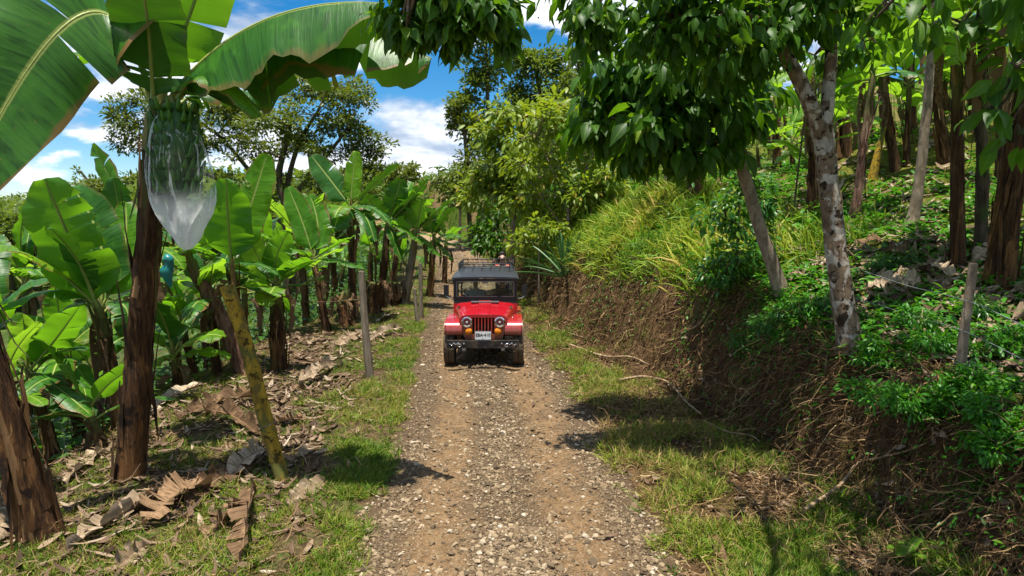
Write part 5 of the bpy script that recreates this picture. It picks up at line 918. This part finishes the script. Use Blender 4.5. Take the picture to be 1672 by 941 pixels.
def lathe(bm, prof, c, ax, n=28, mod=None):
    rows = []
    for k in range(n):
        a = 2 * PI * k / n; row = []
        for j, (r, h) in enumerate(prof):
            rr = r * (mod(k, j) if mod else 1); p = (h, rr * math.cos(a), rr * math.sin(a)) if ax == 'x' else (rr * math.cos(a), h, rr * math.sin(a)); row.append(bm.verts.new([c[i] + p[i] for i in range(3)]))
        rows.append(row)
    for k in range(n):
        a, b = rows[k], rows[(k + 1) % n]
        for j in range(len(prof) - 1): bm.faces.new((a[j], a[j + 1], b[j + 1], b[j]))
def tb(bm_list, pts, r, name, mat, parent, n=12, sides=8):
    mb = MB(); tube(mb, spline(pts, n) if len(pts) > 2 else np.array(pts, float), r, sides); return mb.build(name, mat, parent)
JX, JY = -.585, 13.2
JZ = float(np.mean(H(np.array([JX - .72, JX + .72, JX - .72, JX + .72]), np.array([JY + .62, JY + .62, JY + 2.7, JY + 2.7])))) - .012
jeep = empty('off_road_car', (JX, JY, JZ), 'red off road car with black roof and luggage rack coming along the dirt road', 'car')
def nt_paint():
    t = NT('red_paint'); p = t.pos(); d = t.noise(4, 5, p); col = t.mix(t.math('MULTIPLY', t.smooth(d, .5, .75), .18), (.33, .003, .009), (.24, .05, .035))
    zz = t.n('SeparateXYZ', {0: p}).outputs[2]; dz = t.math('MULTIPLY', t.smooth(t.math('ADD', zz, t.math('MULTIPLY', t.noise(9, 5, p), .5)), 1.3, .75), .7); col = t.mix(dz, col, (.16, .10, .055))
    return t.done(t.bsdf(col, t.math('ADD', .2, t.math('MULTIPLY', d, .15)), .5, None, Coat_Weight=.8, Coat_Roughness=.08))
RED = nt_paint(); BLK = flat_mat('black_trim', (.012, .012, .013), .42, .4); FAB = flat_mat('black_canvas', (.028, .031, .035), .38, .45, .3, 9); RUB = flat_mat('dusty_rubber', (.10, .075, .05), .85, .15, .6, 9)
CHR = flat_mat('chrome', (.75, .75, .76), .12, .5, .1, Metallic=1.0); STL = flat_mat('grey_steel', (.2, .2, .2), .5, .4, .3, Metallic=.6); AMB = flat_mat('amber_lens', (.75, .22, .01), .2, .5, .1); WHT = flat_mat('white_enamel', (.75, .76, .76), .4, .4, .1); DARK = flat_mat('dark_interior', (.012, .011, .010), .8, .2)
def glass_mat(name, tint=(.85, .93, .92), f=.08):
    t = NT(name); fr = t.n('Fresnel', {'IOR': 1.32}).outputs[0]; g = t.n('BsdfGlossy', {'Color': (1, 1, 1, 1), 'Roughness': .02}).outputs[0]; tr = t.n('BsdfTransparent', {'Color': (*tint, 1)}).outputs[0]
    return t.done(t.n('MixShader', {0: fr, 1: tr, 2: g}).outputs[0])
GLS = glass_mat('window_glass'); LENS = glass_mat('lamp_glass', (.95, .97, .98))
# hood
def hood_sec(y, w, zt, zb): 
    P = [(-1, zb), (-1, zt - .20), (-.985, zt - .12), (-.93, zt - .055), (-.82, zt - .02), (-.45, zt + .004), (-.22, zt + .012), (-.2, zt + .026), (0, zt + .03), (.2, zt + .026), (.22, zt + .012), (.45, zt + .004), (.82, zt - .02), (.93, zt - .055), (.985, zt - .12), (1, zt - .20), (1, zb)]
    return [(a * w, y, z) for a, z in P]
bm = bmesh.new(); loft(bm, [hood_sec(.30, .49, 1.07, .80), hood_sec(.36, .50, 1.09, .78), hood_sec(.8, .575, 1.155, .74), hood_sec(1.2, .655, 1.215, .70), hood_sec(1.33, .685, 1.235, .66)])
bm_obj('hood', bm, RED, jeep, True)
hood = [o for o in jeep.children if o.name.startswith('hood')][0]
bm = bmesh.new(); bx(bm, -.30, .30, 1.13, 1.23, 1.238, 1.262); vent = bm_obj('cowl_vent', bm, STL, hood, False, .008); vent.rotation_euler = (0, 0, 0)
for sx in (-1, 1):
    bm = bmesh.new(); bx(bm, sx * .56 - .03, sx * .56 + .03, .95, 1.05, 1.155, 1.178); bm_obj('hood_latch', bm, CHR, hood, False, .006)
    tb(None, [(sx * .585, .62, .97), (sx * .60, .62, 1.0), (sx * .60, .66, 1.02), (sx * .592, .70, .99)], .008, 'hood_catch', CHR, hood)
# grille: cheeks, top and bottom rails and bars around real openings
bm = bmesh.new(); y0, y1 = .265, .31
out = [(-.36, .60), (-.43, .72), (-.475, .85), (-.495, .96), (-.485, 1.03), (-.44, 1.075), (-.36, 1.095), (-.235, 1.10), (-.235, .60)]
prism(bm, out, y0, y1, 'y'); prism(bm, [(-x, z) for x, z in out][::-1], y0, y1, 'y'); bx(bm, -.235, .235, y0, y1, 1.045, 1.105); bx(bm, -.235, .235, y0, y1, .60, .70)
for k in range(8):
    x = -.235 + .47 * k / 7; bx(bm, x - .014, x + .014, y0 + .004, y1 - .004, .70, 1.045)
gr = bm_obj('grille', bm, RED, jeep, False, .006); bm = bmesh.new(); bx(bm, -.30, .30, .345, .36, .62, 1.04); bm_obj('radiator', bm, DARK, gr)
for sx in (-1, 1):
    hl = bmesh.new(); lathe(hl, [(.108, .27), (.112, .25), (.108, .232), (.092, .228), (.088, .24)], (sx * .335, 0, .955), 'y', 32); h = bm_obj('headlight', hl, CHR, jeep, True); SAT = SAT if sx > 0 else flat_mat('satin_reflector', (.85, .86, .88), .3, .5, .1)
    bm = bmesh.new(); lathe(bm, [(.088, .238), (.075, .262), (.05, .282), (.02, .292), (.001, .294)], (sx * .335, 0, .955), 'y', 28); bm_obj('reflector', bm, SAT, h, True)
    bm = bmesh.new(); lathe(bm, [(.09, .238), (.082, .222), (.055, .208), (.02, .203), (.001, .2025)], (sx * .335, 0, .955), 'y', 28); bm_obj('lens', bm, LENS, h, True)
    bm = bmesh.new(); lathe(bm, [(.022, .255), (.022, .235), (.001, .232)], (sx * .335, 0, .955), 'y', 12); bm_obj('bulb', bm, WHT, h, True)
    bm = bmesh.new(); lathe(bm, [(.072, .268), (.072, .235), (.062, .222), (.03, .212), (.001, .21)], (sx * .30, 0, .765), 'y', 24); bm_obj('turn_signal', bm, AMB, jeep, True)
    # front fender: flat top, rounded front, outer skirt
    bm = bmesh.new(); pr_ = [(.24, .69), (.225, .76), (.24, .85), (.29, .92), (.37, .955), (1.30, .975), (1.30, .94), (.39, .92), (.33, .89), (.285, .84), (.27, .76), (.275, .69)]
    prism(bm, pr_, sx * .44, sx * .79, 'x'); sk = [(.24, .69), (.225, .76), (.24, .85), (.29, .92), (.37, .952), (1.30, .972), (1.30, .86), (1.2, .85), (1.06, .87), (.60, .87), (.40, .84), (.33, .78), (.31, .69)]
    prism(bm, sk, sx * .765, sx * .795, 'x'); fd = bm_obj('fender', bm, RED, jeep, True, .022, 3)
    bm = bmesh.new(); prism(bm, [(.34, .50), (1.3, .50), (1.3, .93), (.34, .90)], sx * .40, sx * .43, 'x'); bm_obj('inner_panel', bm, DARK, fd)
    # mirror
    bm = bmesh.new(); bx(bm, sx * .86 - .055, sx * .86 + .055, 1.36, 1.40, 1.36, 1.60); mr = bm_obj('wing_mirror', bm, BLK, jeep, True, .02, 3); tb(None, [(sx * .70, 1.40, 1.30), (sx * .80, 1.38, 1.315), (sx * .86, 1.385, 1.36)], .012, 'arm', CHR, mr)
    bm = bmesh.new(); bx(bm, sx * .86 - .047, sx * .86 + .047, 1.402, 1.405, 1.375, 1.585); bm_obj('mirror_face', bm, CHR, mr)
# tub, floor, rear fenders
bm = bmesh.new()
for sx in (-1, 1):
    prism(bm, [(1.30, .45), (1.30, 1.16), (1.38, 1.20), (1.45, 1.18), (1.62, .82), (2.05, .80), (2.2, 1.16), (3.35, 1.16), (3.35, .50), (3.12, .5), (3.05, .82), (2.4, .82), (2.28, .48)], sx * .70, sx * .66, 'x')
    bx(bm, min(sx * .66, sx * .79), max(sx * .66, sx * .79), 2.32, 3.12, .86, .90)
bx(bm, -.66, .66, 3.31, 3.35, .5, 1.14); bx(bm, -.66, .66, 1.31, 3.31, .47, .50); bx(bm, -.69, .69, 1.27, 1.30, .50, 1.20)
bm_obj('body', bm, RED, jeep, False, .006)
bm = bmesh.new(); bx(bm, -.66, .66, 1.42, 1.60, 1.05, 1.22); bm_obj('dashboard', bm, DARK, jeep, True, .02)
bm = bmesh.new(); bx(bm, -.69, .69, 1.30, 1.45, 1.20, 1.235); bm_obj('cowl', bm, BLK, jeep, True, .008)
# windshield
bm = bmesh.new(); zb, zt = 1.235, 1.735
bx(bm, -.70, -.625, 1.355, 1.395, zb, zt); bx(bm, .625, .70, 1.355, 1.395, zb, zt); bx(bm, -.625, .625, 1.355, 1.395, zt - .055, zt); bx(bm, -.625, .625, 1.355, 1.395, zb, zb + .115)
wf_ = bm_obj('windshield_frame', bm, BLK, jeep, True, .008)
bm = bmesh.new(); bx(bm, -.625, .625, 1.372, 1.377, zb + .115, zt - .055); bm_obj('windshield', bm, GLS, jeep)
bm = bmesh.new()
for z in (zb + .112, zt - .058): bx(bm, -.632, .632, 1.348, 1.354, z - .008, z + .008)
for x in (-.626, .626): bx(bm, x - .008, x + .008, 1.348, 1.354, zb + .12, zt - .066)
bm_obj('glass_trim', bm, STL, wf_)
for a, b_ in (((-.42, 1.335, 1.33), (-.60, 1.345, 1.50)), ((.40, 1.335, 1.32), (.12, 1.345, 1.40))):
    tb(None, [a, tuple(.5 * (p + q_) for p, q_ in zip(a, b_)), b_], .008, 'wiper', BLK, jeep, 6, 6)
bm = bmesh.new(); bx(bm, -.08, .06, 1.43, 1.45, 1.62, 1.665); bm_obj('rear_view_mirror', bm, WHT, jeep, True, .008)
# roof
def roof_sec(y, w, z, d): return [(-w, y, z - d), (-w * 1.0, y, z - .03), (-w * .95, y, z - .005), (-w * .6, y, z + .008), (0, y, z + .014), (w * .6, y, z + .008), (w * .95, y, z - .005), (w, y, z - .03), (w, y, z - d), (w * .9, y, z - d + .012), (0, y, z - d + .03), (-w * .9, y, z - d + .012), (-w, y, z - d)]
bm = bmesh.new(); S_ = [roof_sec(1.27, .735, 1.775, .05), roof_sec(1.30, .735, 1.785, .06), roof_sec(1.7, .70, 1.86, .12), roof_sec(2.05, .66, 1.885, .13), roof_sec(3.0, .66, 1.885, .13), roof_sec(3.38, .66, 1.86, .12)]
rows = loft(bm, S_); bm.faces.new(rows[0][:-1]); bm.faces.new(rows[-1][:-1][::-1]); bm_obj('roof', bm, FAB, jeep, True)
bm = bmesh.new()
for sx in (-1, 1):
    for y, r_ in ((2.1, .03), (3.28, .03)): bx(bm, sx * .665 - .02, sx * .665 + .02, y - .03, y + .03, 1.14, 1.78)
bm_obj('roof_pillar', bm, BLK, jeep)
# rack
mb = MB(); w, ya, yb = .62, 1.75, 3.4
for z, r_ in ((2.03, .014), (1.945, .009)):
    c = .1; lp = [(-w, ya + c), (-w + c, ya), (w - c, ya), (w, ya + c), (w, yb - c), (w - c, yb), (-w + c, yb), (-w, yb - c), (-w, ya + c)]; tube(mb, np.array([(x, y, z) for x, y in lp]), r_, 7, cap=False)
for x in np.linspace(-.52, .52, 6): tube(mb, np.array([(x, ya, 1.93), (x, yb, 1.93)]), .009, 6)
rk = mb.build('roof_rack', BLK, jeep)
mb = MB()
for x in np.linspace(-.54, .54, 10):
    for y in (ya, yb): tube(mb, np.array([(x, y, 1.90), (x + .05, y, 1.97), (x, y, 2.03)]), .008, 5)
for y in np.linspace(ya + .1, yb - .1, 9):
    for x in (-w, w): tube(mb, np.array([(x, y, 1.86), (x, y, 2.03)]), .008, 5)
mb.build('rack_scroll', STL, rk)
_t = NT('dusty_black'); _n = _t.smooth(_t.noise(7, 6, _t.pos(), .7), .42, .7); DBK = _t.done(_t.bsdf(_t.mix(_t.math('MULTIPLY', _n, .55), (.012, .012, .013), (.15, .10, .06)), .55, .3))
# bumper with chain hooks, plate, running gear
bm = bmesh.new(); bx(bm, -.73, .73, 0, .075, .465, .62); bp = bm_obj('bumper', bm, DBK, jeep, True, .01)
for sx in (-1, 1):
    mb = MB(); tube(mb, spline([(sx * .46, -.012, .535), (sx * .50, -.025, .57), (sx * .54, -.02, .545), (sx * .585, -.025, .575), (sx * .62, -.02, .53), (sx * .67, -.012, .56)], 24), .0105, 6); tube(mb, np.array([(sx * .47 + .03 * math.cos(a), -.018, .525 + .03 * math.sin(a)) for a in np.linspace(0, 2 * PI, 14)]), .009, 5, cap=False); mb.build('chain_hook', CHR, bp)
    bm = bmesh.new(); lathe(bm, [(.016, 0), (.016, -.012), (.001, -.014)], (sx * .38, 0, .56), 'y', 10); bm_obj('bolt', bm, CHR, bp, True)
    bm = bmesh.new(); bx(bm, sx * .30 - .035, sx * .30 + .035, .07, 3.2, .42, .52); bm_obj('frame_rail', bm, DARK, jeep)
bm = bmesh.new(); bx(bm, -.165, .165, .055, .062, .625, .80); pl = bm_obj('licence_plate', bm, WHT, jeep, False, .002)
cu = bpy.data.curves.new('plate_lettering', 'FONT'); cu.body = 'EBA\u00b7410'; cu.size = .086; cu.align_x = 'CENTER'; cu.align_y = 'CENTER'; cu.extrude = .001; cu.offset = .0022
lt = bpy.data.objects.new('plate_lettering', cu); COL.objects.link(lt); lt.parent = pl; lt.location = (0, .0535, .722); lt.rotation_euler = (PI / 2, 0, 0); bpy.context.view_layer.update(); me_ = bpy.data.meshes.new_from_object(lt.evaluated_get(bpy.context.evaluated_depsgraph_get())); me_.materials.clear(); me_.materials.append(BLK)
l2 = bpy.data.objects.new('plate_characters', me_); COL.objects.link(l2); l2.parent = pl; l2.location = lt.location; l2.rotation_euler = lt.rotation_euler; bpy.data.objects.remove(lt)
bm = bmesh.new(); bx(bm, -.165, .165, .0545, .0552, .626, .632); bx(bm, -.165, .165, .0545, .0552, .793, .799); bx(bm, -.165, -.160, .0545, .0552, .632, .793); bx(bm, .160, .165, .0545, .0552, .632, .793); bm_obj('plate_border', bm, BLK, pl)
bm = bmesh.new(); bx(bm, -.02, .02, .0545, .0552, .642, .65); bm_obj('plate_mark', bm, BLK, pl)
mb = MB(); tube(mb, np.array([(-.66, .62, .37), (-.2, .62, .37), (-.1, .62, .37), (.66, .62, .37)]), .04, 8); tube(mb, np.array([(-.6, .5, .43), (.1, .45, .40), (.5, .5, .41)]), .014, 6); tube(mb, np.array([(-.66, 2.7, .37), (.66, 2.7, .37)]), .045, 8); mb.build('axle', STL, jeep)
mb = MB(); tube(mb, spline([(.18, .62, .46), (.24, .62, .36), (.30, .62, .27)], 6), .11, 12); mb.build('differential', DARK, jeep)
for sx in (-1, 1): 
    bm = bmesh.new(); bx(bm, sx * .40 - .03, sx * .40 + .03, .25, 1.1, .40, .425); bx(bm, sx * .40 - .035, sx * .40 + .035, .24, .29, .36, .41); bm_obj('leaf_spring', bm, STL, jeep)
def wheel(x, y):
    s = 1 if x > 0 else -1; rm = .385; hw = .11
    bm = bmesh.new(); n = 56
    prof = [(.24, -hw * .8), (.30, -hw), (.355, -hw), (.378, -hw * .86), (.385, -hw * .5), (.385, -hw * .12), (.372, 0), (.385, hw * .12), (.385, hw * .5), (.378, hw * .86), (.355, hw), (.30, hw), (.24, hw * .8)]
    lathe(bm, prof, (x, y, .385), 'x', n, lambda k, j: (.955 if ((k + (j > 6)) % 2 == 0 and 2 <= j <= 10 and j not in (5, 6, 7)) else (.975 if j == 6 else 1)))
    ty = bm_obj('wheel', bm, RUB, jeep, True)
    bm = bmesh.new(); lathe(bm, [(.24, s * hw * .8), (.235, s * hw * .5), (.20, s * hw * .35), (.14, s * hw * .5), (.10, s * hw * .65), (.001, s * hw * .7)], (x, y, .385), 'x', 24); lathe(bm, [(.24, -s * hw * .8), (.2, -s * .02), (.001, -s * .02)], (x, y, .385), 'x', 24); bm_obj('rim', bm, STL, ty, True)
for x in (-.715, .715):
    for y in (.62, 2.72): wheel(x, y)
for x in (-.32, .36):
    bm = bmesh.new(); bx(bm, x - .22, x + .22, 1.85, 2.3, .66, .80); st_ = bm_obj('seat', bm, DARK, jeep, True, .03); bm = bmesh.new(); bx(bm, x - .21, x + .21, 2.28, 2.40, .80, 1.38); bm_obj('backrest', bm, DARK, st_, True, .03)
mb = MB(); c0 = np.array([.36, 1.72, 1.30]); a_ = np.linspace(0, 2 * PI, 28); ri = np.stack([.19 * np.cos(a_), -.19 * .45 * np.sin(a_) * -1, .19 * .89 * np.sin(a_)], -1) * np.array([1, 1, 1]) + c0; tube(mb, ri, .014, 7, cap=False)
for k in (0, 9, 18): tube(mb, np.array([c0, ri[k]]), .01, 5)
tube(mb, np.array([c0, c0 + [0, -.2, -.2]]), .02, 6); mb.build('steering_wheel', BLK, jeep)

# ================================================================== PEOPLE
SKIN = flat_mat('skin', (.36, .19, .125), .55, .3, .15); SKIN2 = flat_mat('light_skin', (.50, .30, .22), .55, .3, .15); HAIR = flat_mat('dark_hair', (.015, .011, .009), .6, .3)
def skin_obj(name, chain, mat, parent, sub=2, root=0):
    vs, es, rs = [], [], []
    idx = {}
    for key, par, co, r in chain:
        idx[key] = len(vs); vs.append(tuple(co)); rs.append(r)
        if par is not None: es.append((idx[par], idx[key]))
    me = bpy.data.meshes.new(name); me.from_pydata(vs, es, []); me.materials.append(mat); o = bpy.data.objects.new(name, me); COL.objects.link(o); o.parent = parent
    m = o.modifiers.new('Skin', 'SKIN'); m.use_smooth_shade = True
    for i, v in enumerate(me.skin_vertices[0].data): v.radius = (rs[i], rs[i]) if not isinstance(rs[i], tuple) else rs[i]; v.use_root = (i == root)
    o.modifiers.new('Subdivision', 'SUBSURF').render_levels = sub; return o
def person(label, loc, pelvis, chest, neck, head, sh, elb, hand, knee, foot, skin, shirt, trousers, cap=None, facing=-1):
    r = empty('person', loc, label, 'person'); p = lambda v: np.array(v, float); pelvis, chest, neck, head = map(p, (pelvis, chest, neck, head))
    C = [('pel', None, pelvis, .125), ('wa', 'pel', pelvis * .55 + chest * .45, .115), ('ch', 'wa', chest, .14), ('nb', 'ch', neck, .062), ('nk', 'nb', neck * .5 + head * .5 + p((0, 0, -.03)), .055), ('jaw', 'nk', head + p((0, facing * .022, -.055)), .066), ('hd', 'jaw', head, .088), ('cr', 'hd', head + p((0, -facing * .015, .06)), .078), ('tp', 'cr', head + p((0, -facing * .02, .105)), .045)]
    for i, s in enumerate('lr'):
        sg = (-1, 1)[i]; S, E, Hd, Kn, Ft = p(sh[i]), p(elb[i]), p(hand[i]), p(knee[i]), p(foot[i])
        C += [('s' + s, 'ch', S, .062), ('u' + s, 's' + s, .5 * (S + E), .05), ('e' + s, 'u' + s, E, .042), ('f' + s, 'e' + s, .45 * E + .55 * Hd, .037), ('w' + s, 'f' + s, Hd, .026)]
        d = (Hd - E) / np.linalg.norm(Hd - E); sd = np.cross(d, [0, 0, 1.]); sd = sd / (np.linalg.norm(sd) + 1e-6); C.append(('p' + s, 'w' + s, Hd + d * .06, .030))
        for k in range(4):
            o_ = sd * (k - 1.5) * .021; ll = (.062, .075, .07, .055)[k]; C += [('k%d' % k + s, 'p' + s, Hd + d * .095 + o_, .0095), ('q%d' % k + s, 'k%d' % k + s, Hd + d * (.095 + ll * .5) + o_ + p((0, 0, -.014)), .0085), ('t%d' % k + s, 'q%d' % k + s, Hd + d * (.095 + ll * .75) + o_ + p((0, 0, -.04)), .0075)]
        C += [('th' + s, 'p' + s, Hd + d * .05 - sg * sd * .042, .0105), ('tt' + s, 'th' + s, Hd + d * .085 - sg * sd * .058 + p((0, 0, -.012)), .0085)]
        hp = pelvis + p((sg * .09, 0, -.03)); C += [('h' + s, 'pel', hp, .095), ('m' + s, 'h' + s, .5 * (hp + Kn), .08), ('n' + s, 'm' + s, Kn, .06), ('c' + s, 'n' + s, .6 * Kn + .4 * Ft, .055), ('a' + s, 'c' + s, Ft, .04), ('o' + s, 'a' + s, Ft + p((0, facing * .14, -.04)), .036)]
    C += [('no', 'hd', head + p((0, facing * .108, -.012)), .014)]
    b = skin_obj('body', C, skin, r)
    keep = lambda ks, g: [(k, (pp if pp in ks else None), co, (rr + g)) for k, pp, co, rr in C if k in ks]
    skin_obj('shirt', keep(('pel', 'wa', 'ch', 'nb', 'sl', 'ul', 'el', 'sr', 'ur', 'er'), .014), shirt, r)
    skin_obj('trousers', keep(('pel', 'hl', 'ml', 'nl', 'cl', 'al', 'hr', 'mr', 'nr', 'cr_', 'ar'), .012) , trousers, r)
    # hair cap shaped over the skull
    iv_, jf_ = ico(); mb = MB(); V_ = []
    bm = bmesh.new(); bmesh.ops.create_icosphere(bm, subdivisions=3, radius=1.0)
    for v in list(bm.verts):
        if v.co.z < -.1 + .75 * max(0, facing * v.co.y): pass
    bmesh.ops.delete(bm, geom=[v for v in bm.verts if v.co.z < -.25 + .9 * max(0, facing * v.co.y)], context='VERTS')
    for v in bm.verts: v.co = Vector((v.co.x * .094, v.co.y * .108 - facing * .012, v.co.z * .118 + .04))
    h = bm_obj('hair', bm, cap or HAIR, r, True); h.location = tuple(head); so = h.modifiers.new('Solid', 'SOLIDIFY'); so.thickness = .012
    for sg in (-1, 1):
        bm = bmesh.new(); bmesh.ops.create_uvsphere(bm, u_segments=10, v_segments=6, radius=.0125); e = bm_obj('eye', bm, BLK, r, True); e.location = tuple(head + p((sg * .034, facing * .083, .012)))
        bm = bmesh.new(); bmesh.ops.create_uvsphere(bm, u_segments=8, v_segments=6, radius=.024); e = bm_obj('ear', bm, skin, r, True); e.scale = (.4, .7, 1.1); e.location = tuple(head + p((sg * .09, 0, 0)))
    bm = bmesh.new(); bx(bm, -.022, .022, -.004, .004, -.004, .004); e = bm_obj('mouth', bm, flat_mat('lips', (.25, .08, .07), .6), r, True, .002); e.location = tuple(head + p((0, facing * .082, -.055)))
    return r
BASE = (JX, JY, JZ)
cloth = lambda n, c: flat_mat(n, c, .9, .1, .3)
X = .36
person('driver behind the steering wheel in a dark shirt, one hand on the wheel rim', BASE, (X, 2.12, .92), (X, 2.16, 1.28), (X, 2.14, 1.42), (X, 2.10, 1.56), [(X - .19, 2.15, 1.34), (X + .19, 2.15, 1.34)], [(X - .27, 2.0, 1.12), (X + .27, 2.0, 1.12)], [(X - .21, 1.80, 1.33), (X + .20, 1.80, 1.30)], [(X - .13, 1.72, .98), (X + .13, 1.72, .98)], [(X - .12, 1.50, .60), (X + .12, 1.50, .60)], SKIN, cloth('dark_shirt', (.02, .03, .035)), cloth('dark_trousers', (.02, .022, .03)))
X = -.26
person('passenger beside the driver in a pale shirt with both hands in the lap', BASE, (X, 2.14, .92), (X, 2.18, 1.28), (X, 2.16, 1.43), (X, 2.13, 1.57), [(X - .18, 2.16, 1.34), (X + .18, 2.16, 1.34)], [(X - .25, 2.02, 1.10), (X + .25, 2.02, 1.10)], [(X - .08, 1.84, 1.02), (X + .10, 1.84, 1.02)], [(X - .12, 1.72, .96), (X + .12, 1.72, .96)], [(X - .11, 1.50, .60), (X + .11, 1.50, .60)], SKIN2, cloth('pale_shirt', (.30, .24, .23)), cloth('blue_trousers', (.05, .07, .12)))
# person standing on the rear step holding the rack
bm = bmesh.new(); bx(bm, -.55, .55, 3.36, 3.66, .44, .48); bm_obj('rear_step', bm, STL, jeep, False, .006)
X = .34
person('person in a salmon red top standing behind the roof rack of the car', BASE, (X, 3.56, 1.34), (X, 3.55, 1.74), (X, 3.53, 1.90), (X, 3.50, 2.06), [(X - .18, 3.55, 1.82), (X + .18, 3.55, 1.82)], [(X - .24, 3.58, 1.58), (X + .24, 3.58, 1.58)], [(X - .2, 3.44, 1.92), (X + .2, 3.44, 1.92)], [(X - .1, 3.52, .93), (X + .1, 3.52, .93)], [(X - .1, 3.54, .54), (X + .1, 3.54, .54)], SKIN2, cloth('salmon_top', (.55, .13, .10)), cloth('dark_jeans', (.03, .04, .07)))

# ================================================================== LIGHT, SKY, CAMERA
SUN = np.array([-.03, -.14, .99]); SUN = SUN / np.linalg.norm(SUN)
el, az = math.asin(SUN[2]), math.atan2(SUN[0], SUN[1])
sd = bpy.data.lights.new('sun', 'SUN'); sd.energy = 5.0; sd.angle = math.radians(.5); sd.color = (1, .94, .83)
so = bpy.data.objects.new('sun', sd); COL.objects.link(so); so.rotation_euler = Vector(tuple(-SUN)).to_track_quat('-Z', 'Y').to_euler()
wd = bpy.data.worlds.new('World'); scene.world = wd; wd.use_nodes = True; nt = wd.node_tree; nt.nodes.clear()
wo = nt.nodes.new('ShaderNodeOutputWorld'); bg = nt.nodes.new('ShaderNodeBackground'); sky = nt.nodes.new('ShaderNodeTexSky'); sky.sky_type = 'NISHITA'; sky.sun_disc = False
sky.sun_elevation = el; sky.sun_rotation = az; sky.altitude = 1600; sky.air_density = 1.0; sky.dust_density = .3; sky.ozone_density = 3.0
class WT(NT):
    def __init__(s, t): s.t = t
w = WT(nt); gen = w.n('TexCoord').outputs['Generated']; xyz = w.n('SeparateXYZ', {0: gen}); z = w.math('ADD', w.math('MAXIMUM', xyz.outputs[2], 0), .30)
pv = w.n('CombineXYZ', {0: w.math('DIVIDE', xyz.outputs[0], z), 1: w.math('DIVIDE', xyz.outputs[1], z), 2: 0}).outputs[0]
mp = w.n('Mapping', {'Vector': pv, 'Location': (CLX, CLY, 0), 'Scale': (1.0, .85, 1)}).outputs[0]
mp2 = w.n('Mapping', {'Vector': pv, 'Location': (CLX + .02, CLY + .09, 0), 'Scale': (1.0, .85, 1)}).outputs[0]
c1 = w.noise(1.9, 10, mp, .55, .3); c2 = w.noise(1.9, 10, mp2, .55, .3)
mask = w.smooth(c1, .455, .55); shade = w.smooth(w.math('SUBTRACT', c1, c2), -.10, .10); core = w.smooth(c1, .56, .78)
ccol = w.mix(shade, (2.6, 3.2, 4.2), (7.6, 7.7, 8.0)); ccol = w.mix(w.math('MULTIPLY', core, .55), ccol, (2.9, 3.4, 4.3))
hs = w.n('HueSaturation', {'Hue': .495, 'Saturation': 1.42, 'Value': .78, 'Fac': 1.0, 'Color': sky.outputs[0]}).outputs[0]
fin = w.mix(w.math('MULTIPLY', mask, .96), hs, ccol)
nt.links.new(fin, bg.inputs[0]); bg.inputs[1].default_value = .10; nt.links.new(bg.outputs[0], wo.inputs[0])
cam = bpy.data.cameras.new('camera'); co = bpy.data.objects.new('camera', cam); COL.objects.link(co); co.location = (0, 0, CAMZ); co.rotation_euler = (PI / 2 - PITCH, 0, 0)
cam.sensor_fit = 'HORIZONTAL'; cam.sensor_width = 36; cam.lens = 36 * FPX / CW; cam.clip_start = .05; cam.clip_end = 3000; scene.camera = co
vs = scene.view_settings; vs.view_transform = 'Standard'; vs.look = 'None'; vs.gamma = 1; vs.exposure = EXPO; vs.use_curve_mapping = False
cy = scene.cycles; cy.use_denoising = True; cy.denoiser = 'OPENIMAGEDENOISE'; cy.denoising_input_passes = 'RGB_ALBEDO_NORMAL'; cy.denoising_prefilter = 'ACCURATE'
cy.max_bounces = 8; cy.diffuse_bounces = 3; cy.glossy_bounces = 3; cy.transmission_bounces = 4; cy.transparent_max_bounces = 12; cy.caustics_reflective = False; cy.caustics_refractive = False; cy.sample_clamp_indirect = 4
